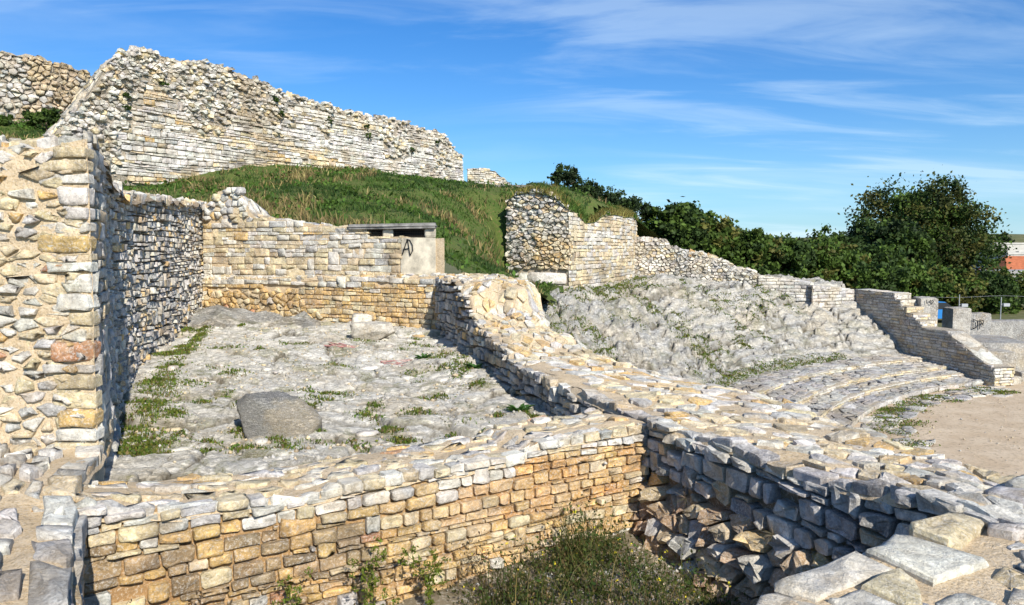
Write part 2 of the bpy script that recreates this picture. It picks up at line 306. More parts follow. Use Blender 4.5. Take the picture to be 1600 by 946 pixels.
class Masonry:
    def __init__(s, name, label, cat, loc, scale='near', group=None, seed=1, lim=300, minpx=9.0):
        s.root = thing(name, label, cat, loc, group); s.st = []; s.scale = scale; s.rng = random.Random(seed); s.lim = lim; s.minpx = minpx; s.capsmooth = True
    def add(s, surf, poly, proud, depth, col, detail=1, rough=0.012): s.st.append((surf, poly, proud, depth, col, detail, rough))
    def solve(s):
        out = []; by = {}
        for q in s.st: by.setdefault(id(q[0]), []).append(q)
        for grp in by.values():
            surf = grp[0][0]; C = np.array([np.mean(q[1], 0) for q in grp]); W = surf.face(C[:, 0], C[:, 1], np.zeros(len(C)))
            dist = np.maximum(W[:, 1], .5); px = np.array([max(np.ptp(np.asarray(q[1])[:, 0]), np.ptp(np.asarray(q[1])[:, 1])) for q in grp]) * FPX / dist
            R = []
            for q, p in zip(grp, px):
                _, poly, proud, depth, col, detail, rough = q
                R.append(stone_rings(poly, proud, depth, s.rng, 3 if p > 95 else 2 if p > 26 else 1, rough))
            Q = np.concatenate([r[0] for r in R]); D = np.concatenate([r[1] for r in R]); A = np.concatenate([r[2] for r in R]); n = [len(r[0]) for r in R]
            sd = np.repeat(NR.uniform(0, 50, len(R)), n)
            D = D + 1.45 * A * (vn(Q[:, 0] * 11 + sd, Q[:, 1] * 11, sd) + .5 * vn(Q[:, 0] * 27 + sd, Q[:, 1] * 27, sd + 9))
            V = surf.face(Q[:, 0], Q[:, 1], D); x, y = project(V); o = 0
            for q, r, k in zip(grp, R, n):
                xs, ys = x[o:o + k], y[o:o + k]; vis = xs.max() > 0 and xs.min() < 1600 and ys.max() > 0 and ys.min() < 946 and V[o:o + k, 1].min() > .3
                w_, h_ = np.ptp(xs), np.ptp(ys); out.append((w_ * h_ if vis else 0, max(w_, h_) if vis else 0, V[o:o + k], r[3], q[4], r[4])); o += k
        return out
    def coursed(s, surf, s0, s1, bot, top, ch, wd, colf, proud=(0.0, 0.03), gap=0.008, wob=0.015, detail=1, depth=0.10, big=0.05, z0=None, skip=None, wobf=0.9, rough=0.012, off=1.0, rag=0.0):
        rng = s.rng; ss = np.linspace(s0, s1, 40); zmin = float(min(bot(q) for q in ss)); zmax = float(max(top(q) for q in ss))
        v = zmin if z0 is None else z0; row = 0; blocked = []
        def line(i, q): return wob * nz1(q * wobf + 31.7 * i, 0.3)
        while v < zmax:
            h = rng.uniform(*ch); nb = []; x = s0 - rng.uniform(0, wd[0]) * off
            while x < s1:
                w = rng.uniform(*wd) * (0.75 + 0.5 * min(1, h / ch[1])); a, b = max(x, s0 + rag * rng.random()), min(x + w, s1); x += w
                for (ba, bb) in blocked:
                    if a < bb and b > ba:
                        if a >= ba: a = min(bb, b)
                        else: b = ba
                if b - a < min(0.35 * wd[0], .13): continue
                m = (a + b) / 2; lo = v; hi = v + h
                tp, bt = float(top(m)), float(bot(m))
                if rng.random() < big and v + 1.8 * h < tp: hi = v + h * 1.9; nb.append((a, b))
                if lo + 0.45 * (hi - lo) > tp or hi < bt + 0.02: continue
                if hi > tp + .012: hi = tp + rng.uniform(-.006, .012)
                if skip and skip(m, (lo + hi) / 2): continue
                g = gap * rng.uniform(0.6, 1.6); j = min(hi - lo, b - a) * 0.17
                q = lambda: rng.uniform(-j, j)
                l0, l1 = lo + line(row, a) + g, lo + line(row, b) + g; h0, h1 = hi + line(row + 1, a) - g, hi + line(row + 1, b) - g
                A, B = a + g, b - g; cr = min(B - A, h0 - l0) * rng.uniform(0.05, 0.20)
                if B - A < 0.02 or h0 - l0 < 0.015: continue
                mx = A + (B - A) * rng.uniform(0.35, 0.65)
                poly = [(A + cr, l0 + q() * .4), (mx, (l0 + l1) / 2 + q() * .5), (B - cr, l1 + q() * .4), (B + q() * .4, l1 + cr), (B + q() * .4, h1 - cr), (B - cr, h1 + q() * .4), (mx + q(), (h0 + h1) / 2 + q() * .6), (A + cr, h0 + q() * .4), (A + q() * .4, h0 - cr), (A + q() * .4, l0 + cr)]
                s.add(surf, poly, rng.uniform(*proud) if not callable(proud) else proud(m, v), depth, colf(m, (lo + hi) / 2, rng), detail, rough)
            blocked = nb; v += h; row += 1
    def rubble(s, surf, s0, s1, v0, v1, size, colf, inside=None, aniso=1.5, gap=0.012, keep=1.0, proud=(0.0, 0.04), depth=0.10, detail=1, jit=0.42, sizef=None, rough=0.015, shrink=(0.80, 0.98)):
        """irregular stones: cells of a jittered lattice, clipped against their neighbours, shrunk and rounded"""
        rng = s.rng; w, h = size * aniso, size; nx = max(1, int((s1 - s0) / w) + 2); ny = max(1, int((v1 - v0) / h) + 2); pts = {}
        for i in range(-1, nx + 1):
            for j in range(-1, ny + 1):
                pts[i, j] = ((i + 0.5 * (j % 2) + rng.uniform(-jit, jit)), (j + rng.uniform(-jit, jit)))
        for (i, j), (px, py) in pts.items():
            X, Y = s0 + px * w, v0 + py * h
            if X < s0 + .2 * w or X > s1 - .2 * w or Y < v0 + .2 * h or Y > v1 - .2 * h: continue
            if inside and not inside(X, Y): continue
            if rng.random() > keep: continue
            poly = [(px - 1.1, py - 1.1), (px + 1.1, py - 1.1), (px + 1.1, py + 1.1), (px - 1.1, py + 1.1)]
            for di in (-2, -1, 0, 1, 2):
                for dj in (-2, -1, 0, 1, 2):
                    q = pts.get((i + di, j + dj))
                    if q is None or (di == 0 and dj == 0): continue
                    mx, my, nx_, ny_ = (px + q[0]) / 2, (py + q[1]) / 2, q[0] - px, q[1] - py; new = []
                    for a in range(len(poly)):
                        p, r = poly[a], poly[(a + 1) % len(poly)]; dp = (p[0] - mx) * nx_ + (p[1] - my) * ny_; dr = (r[0] - mx) * nx_ + (r[1] - my) * ny_
                        if dp <= 0: new.append(p)
                        if dp * dr < 0: f = dp / (dp - dr); new.append((p[0] + (r[0] - p[0]) * f, p[1] + (r[1] - p[1]) * f))
                    poly = new
                    if len(poly) < 3: break
                if len(poly) < 3: break
            if len(poly) < 3: continue
            P = np.array([(s0 + a * w, v0 + b * h) for a, b in poly]); c = P.mean(0)
            f = rng.uniform(*shrink) * (sizef(X, Y) if sizef else 1); ext = max(np.ptp(P[:, 0]), np.ptp(P[:, 1]), 1e-4); P = c + (P - c) * f * max(0.4, 1 - 2 * gap / ext)
            cut = rng.uniform(0.03, 0.12); Q = []
            for a in range(len(P)):
                p, r = P[a], P[(a + 1) % len(P)]
                if np.hypot(*(r - p)) < 0.12 * ext: Q.append((p + r) / 2); continue
                Q += [p + (r - p) * cut, p + (r - p) * (1 - cut)]
            Q = np.array(Q)
            if len(Q) < 4: continue
            Q = Q + NR.normal(0, 0.024 * ext, Q.shape)
            Q[:, 0] = np.clip(Q[:, 0], s0, s1); Q[:, 1] = np.clip(Q[:, 1], v0, v1)
            s.add(surf, Q, rng.uniform(*proud) if not callable(proud) else proud(X, Y), depth, colf(X, Y, rng), detail, rough)
    def core(s, name, grids, mat, col=None):
        """joined surface patches of mortar: each grid is an (n,m,3) array"""
        V, F, o = [], [], 0
        for G in grids:
            n, m = G.shape[:2]; V.append(G.reshape(-1, 3)); I = np.arange(n * m).reshape(n, m) + o
            F.append(np.stack([I[:-1, :-1], I[1:, :-1], I[1:, 1:], I[:-1, 1:]], -1).reshape(-1, 4)); o += n * m
        return part(name, np.concatenate(V), np.concatenate(F), mat, s.root)
    def done(s):
        st = sorted(s.solve(), key=lambda q: -q[0]); big = [q for q in st if q[1] >= s.minpx][:s.lim]; ids = set(map(id, big)); small = [q for q in st if id(q) not in ids]
        for a, px, V, F, c, nf in big:
            o = part('stone', V, F, M[s.scale], s.root); o.color = (*c, 1)
            sm = np.ones(len(F), bool); sm[:nf] = False; sm &= s.capsmooth; o.data.polygons.foreach_set('use_smooth', sm)
        if small:
            VV, FF, CC, o = [], [], [], 0
            for a, px, V, F, c, nf in small:
                VV.append(V); FF += [tuple(i + o for i in f) for f in F]; CC.append(np.tile(c, (len(V), 1))); o += len(V)
            part('small_stones', np.concatenate(VV), FF, M[s.scale + '_joined'], s.root, np.concatenate(CC), kind='stuff')
        return s.root
def gface(surf, s0, s1, bot, top, ds, dv, rec=0.03, amp=0.012, fr=6.0):
    n = max(2, int((s1 - s0) / ds) + 1); S = np.linspace(s0, s1, n); B = np.array([float(bot(q)) for q in S]); T = np.array([float(top(q)) for q in S])
    m = max(2, int((T - B).max() / dv) + 1); f = np.linspace(0, 1, m); V = B[:, None] + (T - B)[:, None] * f[None]; A = np.repeat(S[:, None], m, 1)
    return surf.face(A, V, -rec + amp * fbm(A * fr, V * fr, 1.3, 3))
def gtop(surf, s0, s1, v0, v1, ds, dv, amp=0.015, fr=6.0, rec=0.0):
    n = max(2, int((s1 - s0) / ds) + 1); m = max(2, int((v1 - v0) / dv) + 1); A, V = np.meshgrid(np.linspace(s0, s1, n), np.linspace(v0, v1, m), indexing='ij')
    return surf.face(A, V, -rec + amp * fbm(A * fr, V * fr, 4.1, 4) - .07 * np.clip(1 - (V - v0) / .07, 0, 1) ** 2)
K = lambda z: (lambda q: z)
def offset(path, d): return Path(path.xy(path.c) + path.vnm * d)

# ------------------------------------------------------------------ the setting: ground sheets
def grid_obj(name, X, Y, Z, mat, col=None, **kw):
    n, m = X.shape; V = np.stack([X, Y, Z], -1).reshape(-1, 3); I = np.arange(n * m).reshape(n, m)
    F = np.stack([I[:-1, :-1], I[1:, :-1], I[1:, 1:], I[:-1, 1:]], -1).reshape(-1, 4)
    return link(name, mesh_np(name, V, F, mat, None if col is None else col.reshape(-1, 3), smooth=not name.startswith('rock')), None, kind='structure', **kw)
CEN, ORZ = np.array([31.2, 15.0]), -6.3                     # centre and level of the theatre's orchestra
g = np.linspace(-1, 1, 41); gx, gy = np.meshgrid(np.sign(g) * np.abs(g) ** 2.5 * 2500, np.sign(g) * np.abs(g) ** 2.5 * 2500 + 60, indexing='ij')
grid_obj('ground', gx, gy, np.full_like(gx, -6.75), M['plain'])

def floor_z(x, y, full=False):
    b = np.interp(y, [5, 6.5, 8, 11, 14, 20], [-1.84, -1.88, -1.97, -2.0, -1.88, -1.76])
    n = 0.07 * ridged(x * 0.6 + 0.35 * y, y * 0.85 - 0.2 * x, 5) + 0.06 * fbm(x * 1.4, y * 1.4, 2.0, 5) + 0.035 * ridged(x * 2.6, y * 3.1 + x, 4)
    st = 0.10 * fbm(x * 0.5 - 0.2 * y, y * 0.9, 9.0, 3); q = (st / 0.05); f = q - np.floor(q); st = (np.floor(q) + np.clip((f - 0.35) * 4, 0, 1)) * 0.05
    wx, wy = x * .9 + .35 * y + .35 * fbm(x * 1.2, y * 1.2, 4., 3), y * 1.25 - .3 * x + .35 * fbm(x * 1.2, y * 1.2, 8., 3); v1, e1 = worley(wx, wy, 1); v2, e2 = worley(wx * 3.1 + .3 * v1, wy * 3.1, 2)
    z = b + n * .6 + st * 0.7 + .045 * v1 - .06 * np.clip(1 - e1 / .10, 0, 1) + .022 * v2 - .03 * np.clip(1 - e2 / .14, 0, 1)
    if not full: return z
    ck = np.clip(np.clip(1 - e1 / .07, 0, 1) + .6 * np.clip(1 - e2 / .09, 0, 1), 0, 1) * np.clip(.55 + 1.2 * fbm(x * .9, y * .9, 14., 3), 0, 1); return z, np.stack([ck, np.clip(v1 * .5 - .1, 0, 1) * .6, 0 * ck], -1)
C4 = np.array([(-3.9, 5.55), (1.0, 7.25), (-1.2, 17.6), (-9.0, 21.0)])
u, v = np.meshgrid(np.linspace(0, 1, 260), np.linspace(0, 1, 420), indexing='ij'); v = v ** 1.25
P = ((1 - u) * (1 - v))[..., None] * C4[0] + (u * (1 - v))[..., None] * C4[1] + (u * v)[..., None] * C4[2] + ((1 - u) * v)[..., None] * C4[3]
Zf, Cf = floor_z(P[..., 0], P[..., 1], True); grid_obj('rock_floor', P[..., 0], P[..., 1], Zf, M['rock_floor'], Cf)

def pit_z(x, y): return -2.42 + 0.06 * fbm(x * 1.1, y * 1.1, 3, 4) - 0.06 - 0.12 * np.clip((0.4 - x), 0, 2) - 0.30 * np.clip(x - 1.05, 0, 1.5)
u, v = np.meshgrid(np.linspace(-3.2, 3.4, 130), np.linspace(1.2, 7.0, 130), indexing='ij')
vv = np.minimum(v, 4.62 + (u + 2.54) * 0.631 + 0.2)
grid_obj('pit_floor', u, vv, pit_z(u, vv), M['pit'])

def rad_z(r): return np.interp(r, [22, 27.4, 33, 36, 50], [-6.3, -5.5, -2.0, -1.75, -1.5])
def cavea_z(x, y, full=False):
    r = np.hypot(x - CEN[0], y - CEN[1]); th = np.arctan2(y - CEN[1], x - CEN[0])
    e = np.clip((r - 27.5) / 1.2, 0, 1)
    b = rad_z(r + e * 0.7 * fbm(x * 0.25, y * 0.25, 5.0, 3))
    q = b / 0.33 + 0.9 * fbm(th * 9, r * 0.35, 2.0, 3); f = q - np.floor(q)
    tz = (np.floor(q) + np.clip((f - 0.55) * 3.5, 0, 1)) * 0.33 - 0.08
    n = 0.26 * ridged(x * 0.5 + 3, y * 0.5, 5) + 0.17 * fbm(x * 1.3, y * 1.3, 6.0, 5) + 0.13 * ridged(x * 1.7, y * 1.7, 4)
    s_ = th * 29; q_ = .5 * fbm(x * .8, y * .8, 3., 3); v1, e1 = worley(s_ * .30 + q_ * 1.6, r * 1.15 + q_ * 1.5 + .12 * s_, 3); v2, e2 = worley(s_ * .95 + q_ * 2.5, r * 3.0 + q_ * 2 + .3 * s_, 4)
    n = n * .85 + .11 * v1 - .26 * np.clip(1 - e1 / .12, 0, 1) + .05 * v2 - .12 * np.clip(1 - e2 / .16, 0, 1)
    z = b * (1 - 0.95 * e) + tz * 0.95 * e + n * e
    if not full: return z
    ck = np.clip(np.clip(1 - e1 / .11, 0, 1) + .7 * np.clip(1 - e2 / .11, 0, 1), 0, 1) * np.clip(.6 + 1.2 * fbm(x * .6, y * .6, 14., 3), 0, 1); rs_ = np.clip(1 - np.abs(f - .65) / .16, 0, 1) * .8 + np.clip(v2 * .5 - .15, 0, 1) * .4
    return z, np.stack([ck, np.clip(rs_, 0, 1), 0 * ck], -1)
a, r = np.meshgrid(np.radians(np.linspace(111.0, 203, 800)), np.concatenate([np.linspace(27.35, 36, 170), np.linspace(36.2, 46, 30)]), indexing='ij')
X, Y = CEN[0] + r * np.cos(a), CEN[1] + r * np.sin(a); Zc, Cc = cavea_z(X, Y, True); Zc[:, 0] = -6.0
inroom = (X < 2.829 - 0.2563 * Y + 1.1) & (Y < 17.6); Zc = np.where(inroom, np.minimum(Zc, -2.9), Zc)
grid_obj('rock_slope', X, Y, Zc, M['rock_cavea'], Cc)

rr, a = np.meshgrid(np.linspace(0, 22.9, 60), np.linspace(0, 2 * math.pi, 200), indexing='ij')
X, Y = CEN[0] + rr * np.cos(a), CEN[1] + rr * np.sin(a)
grid_obj('orchestra', X, Y, ORZ + 0.02 * fbm(X * 0.6, Y * 0.6, 1, 4) - 0.02, M['sand'])

def tps(pts):
    A = np.array(pts, float); n = len(A); r = np.hypot(A[:, None, 0] - A[None, :, 0], A[:, None, 1] - A[None, :, 1]); Kk = r ** 2 * np.log(r + 1e-9) + np.eye(n) * 0.8
    Pm = np.c_[np.ones(n), A[:, :2]]; S = np.block([[Kk, Pm], [Pm.T, np.zeros((3, 3))]]); w = np.linalg.solve(S, np.r_[A[:, 2], 0, 0, 0])
    def f(x, y):
        z = w[n] + w[n + 1] * x + w[n + 2] * y
        for i in range(n):
            d = np.hypot(x - A[i, 0], y - A[i, 1]); z = z + w[i] * d ** 2 * np.log(d + 1e-9)
        return z
    return f
mound_f = tps([(-9.5, 20.5, .85), (-7, 21.2, .85), (-5, 20.3, .62), (-3.6, 19.8, .42), (-2.2, 19.4, .25), (-1.3, 18.6, -.45), (-0.9, 21, -.5), (0.3, 27, -1.1), (0.6, 30, -1.3), (0.9, 33, -1.35), (-.2, 33.5, -.5), (-0.9, 36.2, 1.5), (-1.2, 25, 0.1),
    (-2.6, 24, .75), (-3.2, 28, 1.35), (-1.6, 33, 1.75), (-1.6, 38, 2.8), (0.6, 40, 3.05), (0.3, 44, 3.3), (2.2, 38, 2.85), (3.6, 39.5, 2.7), (5.6, 43.5, 2.2), (7.2, 47.5, 1.8), (8.5, 50, .5), (10, 53, -.8), (16, 52, -2.2), (23, 52, -3.6), (34, 58, -5.2), (5, 55, 2.2),
    (-5.5, 25, 1.35), (-6, 31, 2.6), (-8.5, 26, 1.75), (-11, 27, 1.9), (-13, 29, 2.15), (-14.6, 32, 2.55), (-11.2, 36.5, 3.85), (-8, 41, 3.95), (-5.5, 45, 3.95), (-3, 49, 4.0), (0, 54, 4.1), (-6, 37, 3.5), (-9, 32, 2.8), (-12, 22, .9), (-14, 18, 1.2), (-17, 27.5, 1.8),
    (-20, 34, 4.6), (-22, 38, 6.0), (-26, 37, 5.8), (-28, 30, 4), (-20, 45, 6), (-5, 60, 4.2), (5, 62, 2.5), (14, 60, -2.5)])
def mound_z(x, y):
    w_ = np.clip((x + .9) / .7, 0, 1) * np.clip((36.0 - .56 * x - y) / .35, 0, 1) * np.clip((y - 22) / 5, 0, 1); z = mound_f(x, y); z = z + (np.minimum(z, -1.55) - z) * w_ + .16 * fbm(x * .8 + 9, y * .8, 2., 3)
    return z + 0.12 * fbm(x * 0.5, y * 0.5, 3.3, 4) + 0.05 * fbm(x * 2.2, y * 2.2, 1.0, 3)
X, Y = np.meshgrid(np.linspace(-34, 24, 230), np.linspace(16, 64, 200), indexing='ij')
Zm = mound_z(X, Y)
bx, by = -8.29 + np.clip(0.891 * 0 + (X + 8.29), 0, 6.9), 0
behind = Y > (20.57 - 0.5076 * (X + 8.29)) + 1.2                     # stays behind the room's back wall
left = X < -8.9 - 0.27 * (Y - 20.57)
rc = np.hypot(X - CEN[0], Y - CEN[1])
fence_line = np.interp(Y, [17, 20, 27, 33.8, 37, 41, 46, 48, 50, 64], [-0.6, -0.1, 0.9, 1.9, 3.4, 5.2, 7.0, 9.5, 26, 40])   # mound's edge towards the cavea
ok = (behind | (left & (Y > 13))) & (X < fence_line + 0.5)
I = np.arange(X.size).reshape(X.shape); q = ok[:-1, :-1] & ok[1:, :-1] & ok[1:, 1:] & ok[:-1, 1:]
F = np.stack([I[:-1, :-1], I[1:, :-1], I[1:, 1:], I[:-1, 1:]], -1)[q]
link('grass_mound', mesh_np('grass_mound', np.stack([X, Y, Zm], -1).reshape(-1, 3), F, M['turf'], smooth=True), kind='structure')

# ------------------------------------------------------------------ masonry of the excavated room
def warm(x, v, r): return pick(r, (4, WHITE), (4, CREAM), (1.2, OCHRE), (1.5, GREY), (0.12, RED))
def pale(x, v, r): return pick(r, (5, WHITE), (2.5, CREAM), (2, GREY), (0.5, OCHRE))
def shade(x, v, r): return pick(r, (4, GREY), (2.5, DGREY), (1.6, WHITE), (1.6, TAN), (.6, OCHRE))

# tall pier at the left, its end turned to the camera
pf = Path([(-6.4, 5.70), (-3.15, 5.76)]); w = Masonry('rubble_pier', 'tall sunlit pier of cream rubble and sandy mortar at the left edge', 'ruined wall', (-4.7, 6.1, -1.6), seed=3)
ptop = lambda q: 0.80 + 0.05 * nz1(q * 2.3, 2) - 0.02 * (q - 2)
ps = Path([(-3.15, 5.76), (-3.55, 6.7)])
tp = Top(Path([(-6.4, 5.76), (-3.22, 5.82)]), Path([(-6.4, 6.9), (-3.6, 6.9)]), lambda a, t: 0.80 + 0.03 * vn(np.asarray(a) * 2.3, np.asarray(t) * 3, 1.0))
w.core('mortar_core', [gface(pf, 0, pf.len, K(-1.75), ptop, .04, .04, 0.0, .02), gface(ps, 0, ps.len, K(-1.9), K(.8), .05, .05, .02, .02), gtop(tp, 0, tp.A.len, 0, tp.w, .08, .08)], M['mortar'])
Lp = pf.len
w.rubble(pf, 0.3, Lp - 0.05, -1.62, 0.86, 0.082, warm, aniso=2.2, keep=0.93, proud=(0.006, 0.038), gap=0.006, shrink=(0.62, 1.02), inside=lambda x, v: v < ptop(x) + .03, jit=0.48)
w.coursed(pf, Lp - 0.42, Lp + 0.01, K(-1.6), lambda q: ptop(q) - .05, (0.075, 0.16), (0.9, 1.0), off=0.0, rag=.24, colf=lambda x, v, r: RED if abs(v + .78) < .06 else pick(r, (5, WHITE), (4, CREAM), (1, OCHRE)), proud=(0.012, 0.045), detail=2, gap=0.008, big=0)
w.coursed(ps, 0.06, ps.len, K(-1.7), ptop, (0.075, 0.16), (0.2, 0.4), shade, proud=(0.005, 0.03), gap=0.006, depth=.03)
w.rubble(tp, 0, tp.A.len, 0, tp.w, 0.16, pale, keep=0.9, proud=(0.02, 0.07))
w.done()

# room's left wall: shaded stretch, then the grazed stretch to the back corner
lw = Path([(-3.5, 6.55), (-4.95, 9.5), (-6.08, 12.3), (-7.12, 16.3), (-8.32, 20.62), (-8.7, 22.0)], batter=0.02, z0=-1.9)
ltop = interp([(0, .80), (1.6, 0.97), (3.2, 0.9), (5.4, 0.80), (6.2, 0.82), (9, 0.98), (12, 1.12), (lw.len, 1.28)])
ltp = lambda q: float(ltop(q)) + 0.05 * nz1(q * 2.0, 5)
w = Masonry('side_wall', 'long dark side wall of small weathered stones running back from the pier', 'ruined wall', (-5.9, 12, -1.9), seed=5)
lt = Top(lw, offset(lw, -0.8), lambda a, t: ltop(a) + 0.06 * vn(np.asarray(a) * 2, np.asarray(t) * 3, 2.0))
w.core('rubble_core', [gface(lw, 0, lw.len, K(-2.2), ltp, .06, .06, .09, .03), gtop(lt, 0, lw.len, -0.04, lt.w, .1, .1), gface(Path(lt.B.p, flip=True), 0, lt.B.len, K(-.5), lambda q: float(ltop(q * lw.len / lt.B.len)), .3, .3)], M['joint'])
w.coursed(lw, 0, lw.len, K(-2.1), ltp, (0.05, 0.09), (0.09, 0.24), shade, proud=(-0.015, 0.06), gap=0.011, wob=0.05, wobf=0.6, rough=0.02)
w.rubble(lt, 0, lw.len, -0.04, lt.w, 0.17, pale, keep=0.85, proud=(0.01, 0.07))
w.done()

# room's back wall: rubble footing, small ashlar above, broken stub at the corner
bw = Path([(-8.40, 20.62), (-1.60, 17.17)]); bl = bw.len
w = Masonry('back_wall', 'back wall with ochre rubble footing and pale squared courses above', 'ruined wall', (-5, 18.9, -1.8), 'mid', seed=8)
ledge = lambda q: -0.80 + 0.20 * q / bl + 0.03 * nz1(q * 1.5, 1)
bu = Path(bw.p - np.array([bw.nn[0] * 0.16, bw.nn[0] * 0.16]))
btop = interp([(0, 1.2), (.45, 1.25), (.6, 1.5), (1.25, 1.58), (1.55, 1.3), (1.72, .98), (2.0, .80), (3.0, .74), (3.1, .70), (4.4, .58), (5.4, .47), (5.45, .30), (6.5, .27), (bl, .27)])
bt = lambda q: float(btop(q)) + 0.03 * nz1(q * 3, 9)
ls = Top(bw, bu, lambda a, t: -0.80 + 0.20 * np.asarray(a) / bl + 0.04 * np.asarray(t)); us = Top(bu, offset(bu, -0.75), lambda a, t: btop(a) - .07 - .5 * np.clip(btop(a) - .85, 0, 1) * np.asarray(t) + 0.03 * vn(np.asarray(a) * 3, np.asarray(t) * 3, 1))
w.core('mortar_core', [gface(bw, 0, bl, K(-2.1), ledge, .06, .06, .03, .02), gface(bu, 0, bl, K(-.95), bt, .06, .06, .012, .012), gtop(ls, 0, bl, 0, .2, .1, .08), gtop(us, 0, 5.6, 0, us.w, .1, .1)], M['mortar'])
def foot_c(x, v, r):
    if v > -0.98 + 0.2 * x / bl: return pick(r, (4, WHITE), (2, CREAM), (1, GREY))
    return pick(r, (6, OCHRE), (3, CREAM), (2, (0.62, 0.42, 0.2)), (.4, WHITE), (.25, RED))
w.rubble(bw, 0, bl, -1.95, -0.98, 0.155, foot_c, inside=lambda x, v: x < 4.0 + .4 * nz1(v * 5, 3), aniso=1.35, proud=(0, .05), gap=0.008, shrink=(.88, 1.0))
w.coursed(bw, 3.5, bl, K(-1.95), lambda q: -0.98 + .2 * q / bl, (0.07, 0.12), (0.14, 0.30), foot_c, proud=(0, .04), gap=0.008, wob=.03, skip=lambda x, v: x < 3.95 + .4 * nz1(v * 5, 3))
w.coursed(bw, 0, bl, lambda q: -0.98 + .2 * q / bl, ledge, (0.10, 0.14), (0.16, 0.42), foot_c, proud=(0, .04), gap=0.007, wob=.02, z0=-1.0)
def up_c(x, v, r): return pick(r, (4, WHITE), (5, CREAM), (1.0, GREY), (1.0, OCHRE if v > .3 else TAN))
w.coursed(bu, 0.0, 6.5, lambda q: ledge(q) + .02, bt, (0.09, 0.18), (0.17, 0.52), up_c, proud=(0.0, .03), gap=0.006, wob=.025, wobf=.5, big=.08, z0=-.8, skip=lambda x, v: (x < 1.9 and v > .72))
w.rubble(bu, 0.1, 1.95, .70, 1.62, 0.17, pale, inside=lambda x, v: v < bt(x) + .02, aniso=1.4, proud=(0, .10), shrink=(.9, 1))
w.rubble(us, 0.0, 5.5, 0.0, us.w, 0.2, pale, keep=.9, proud=(0.02, .08)); w.rubble(ls, 0, bl, 0, .18, .11, pale, aniso=2.0, proud=(0, .03))
w.done()

# concrete shelter sunk behind the wall's right end
def box(c0, c1): 
    x0, y0, z0 = c0; x1, y1, z1 = c1
    return [(x0, y0, z0), (x1, y0, z0), (x1, y1, z0), (x0, y1, z0), (x0, y0, z1), (x1, y0, z1), (x1, y1, z1), (x0, y1, z1)]
BF = [(0, 3, 2, 1), (4, 5, 6, 7), (0, 1, 5, 4), (1, 2, 6, 5), (2, 3, 7, 6), (3, 0, 4, 7)]
def obox(path, s0, s1, d0, d1, z0, z1):            # box along a wall line, d outward
    V = []
    for z in (z0, z1):
        for (s_, d_) in ((s0, d1), (s1, d1), (s1, d0), (s0, d0)):
            p = path.xy(s_) + (path.nn[0] if d_ > 0 else np.array([.13, -.99])) * d_; V.append((p[0], p[1], z))
    return V
def rough_box(V, n=8, amp=0.012, cut=0.02, seed=0.0):
    """a box whose edges are worn and whose faces are uneven"""
    V = np.array(V, float); Vs, Fs, o = [], [], 0; c = V.mean(0); ex, ey, ez = V[1] - V[0], V[3] - V[0], V[4] - V[0]
    def cell(u, v, w_):
        P = V[0] + u[..., None] * ex + v[..., None] * ey + w_[..., None] * ez
        e = sum((np.minimum(q, 1 - q) * np.linalg.norm(x) < cut * 1.5).astype(float) for q, x in ((u, ex), (v, ey), (w_, ez)))
        dirn = (P - c) / np.linalg.norm(P - c, axis=-1)[..., None]
        return P - dirn * (cut * np.clip(e - 1, 0, 2))[..., None] + dirn * (amp * fbm(P[..., 0] * 5 + seed, P[..., 1] * 5, P[..., 2] * 5, 3))[..., None]
    t = np.linspace(0, 1, n); a, b = np.meshgrid(t, t, indexing='ij'); z, o1 = np.zeros_like(a), np.ones_like(a)
    for G in (cell(a, b, z), cell(a, b, o1), cell(a, z, b), cell(a, o1, b), cell(z, a, b), cell(o1, a, b)):
        I = np.arange(n * n).reshape(n, n) + o; Vs.append(G.reshape(-1, 3)); Fs.append(np.stack([I[:-1, :-1], I[1:, :-1], I[1:, 1:], I[:-1, 1:]], -1).reshape(-1, 4)); o += n * n
    return np.concatenate(Vs), np.concatenate(Fs)
sh = thing('concrete_shelter', 'low concrete shelter with slab roof and barred slits beside the grassy bank', 'shelter', (-2.4, 18, -.6))
def shp(nm, a, m, amp=.012, cut=.015): V, F = rough_box(obox(bu, *a), 12, amp, cut, a[0]); return part(nm, V, F, m, sh)
shp('body', (6.46, 7.42, -.9, .015, -.75, .27), M['concrete']); shp('rear_body', (5.3, 6.46, -1.0, -.45, -.4, .27), M['dark'])
shp('pillar', (5.93, 6.24, -.5, -.03, .27, .475), M['concrete']); shp('pillar', (7.12, 7.42, -.5, .012, .27, .475), M['concrete']); shp('pillar', (5.2, 5.48, -.5, -.03, .27, .475), M['concrete'])
shp('rear_wall', (5.2, 7.40, -1.0, -.9, .25, .475), M['dark'])
shp('roof_slab', (4.95, 7.50, -1.3, .10, .475, .60), M['slab'], .02, .035)
for (a, b) in ((5.48, 5.93), (6.24, 7.12)):
    V, F, o = [], [], 0
    bars = [(q, q + .008, -.085, -.077, .272, .473) for q in np.arange(a + .03, b, .05)] + [(a, b, -.093, -.085, z, z + .008) for z in np.arange(.30, .47, .045)]
    for q in bars: V += obox(bu, *q); F += [tuple(i + o for i in f) for f in BF]; o += 8
    part('grille', V, F, M['iron'], sh)
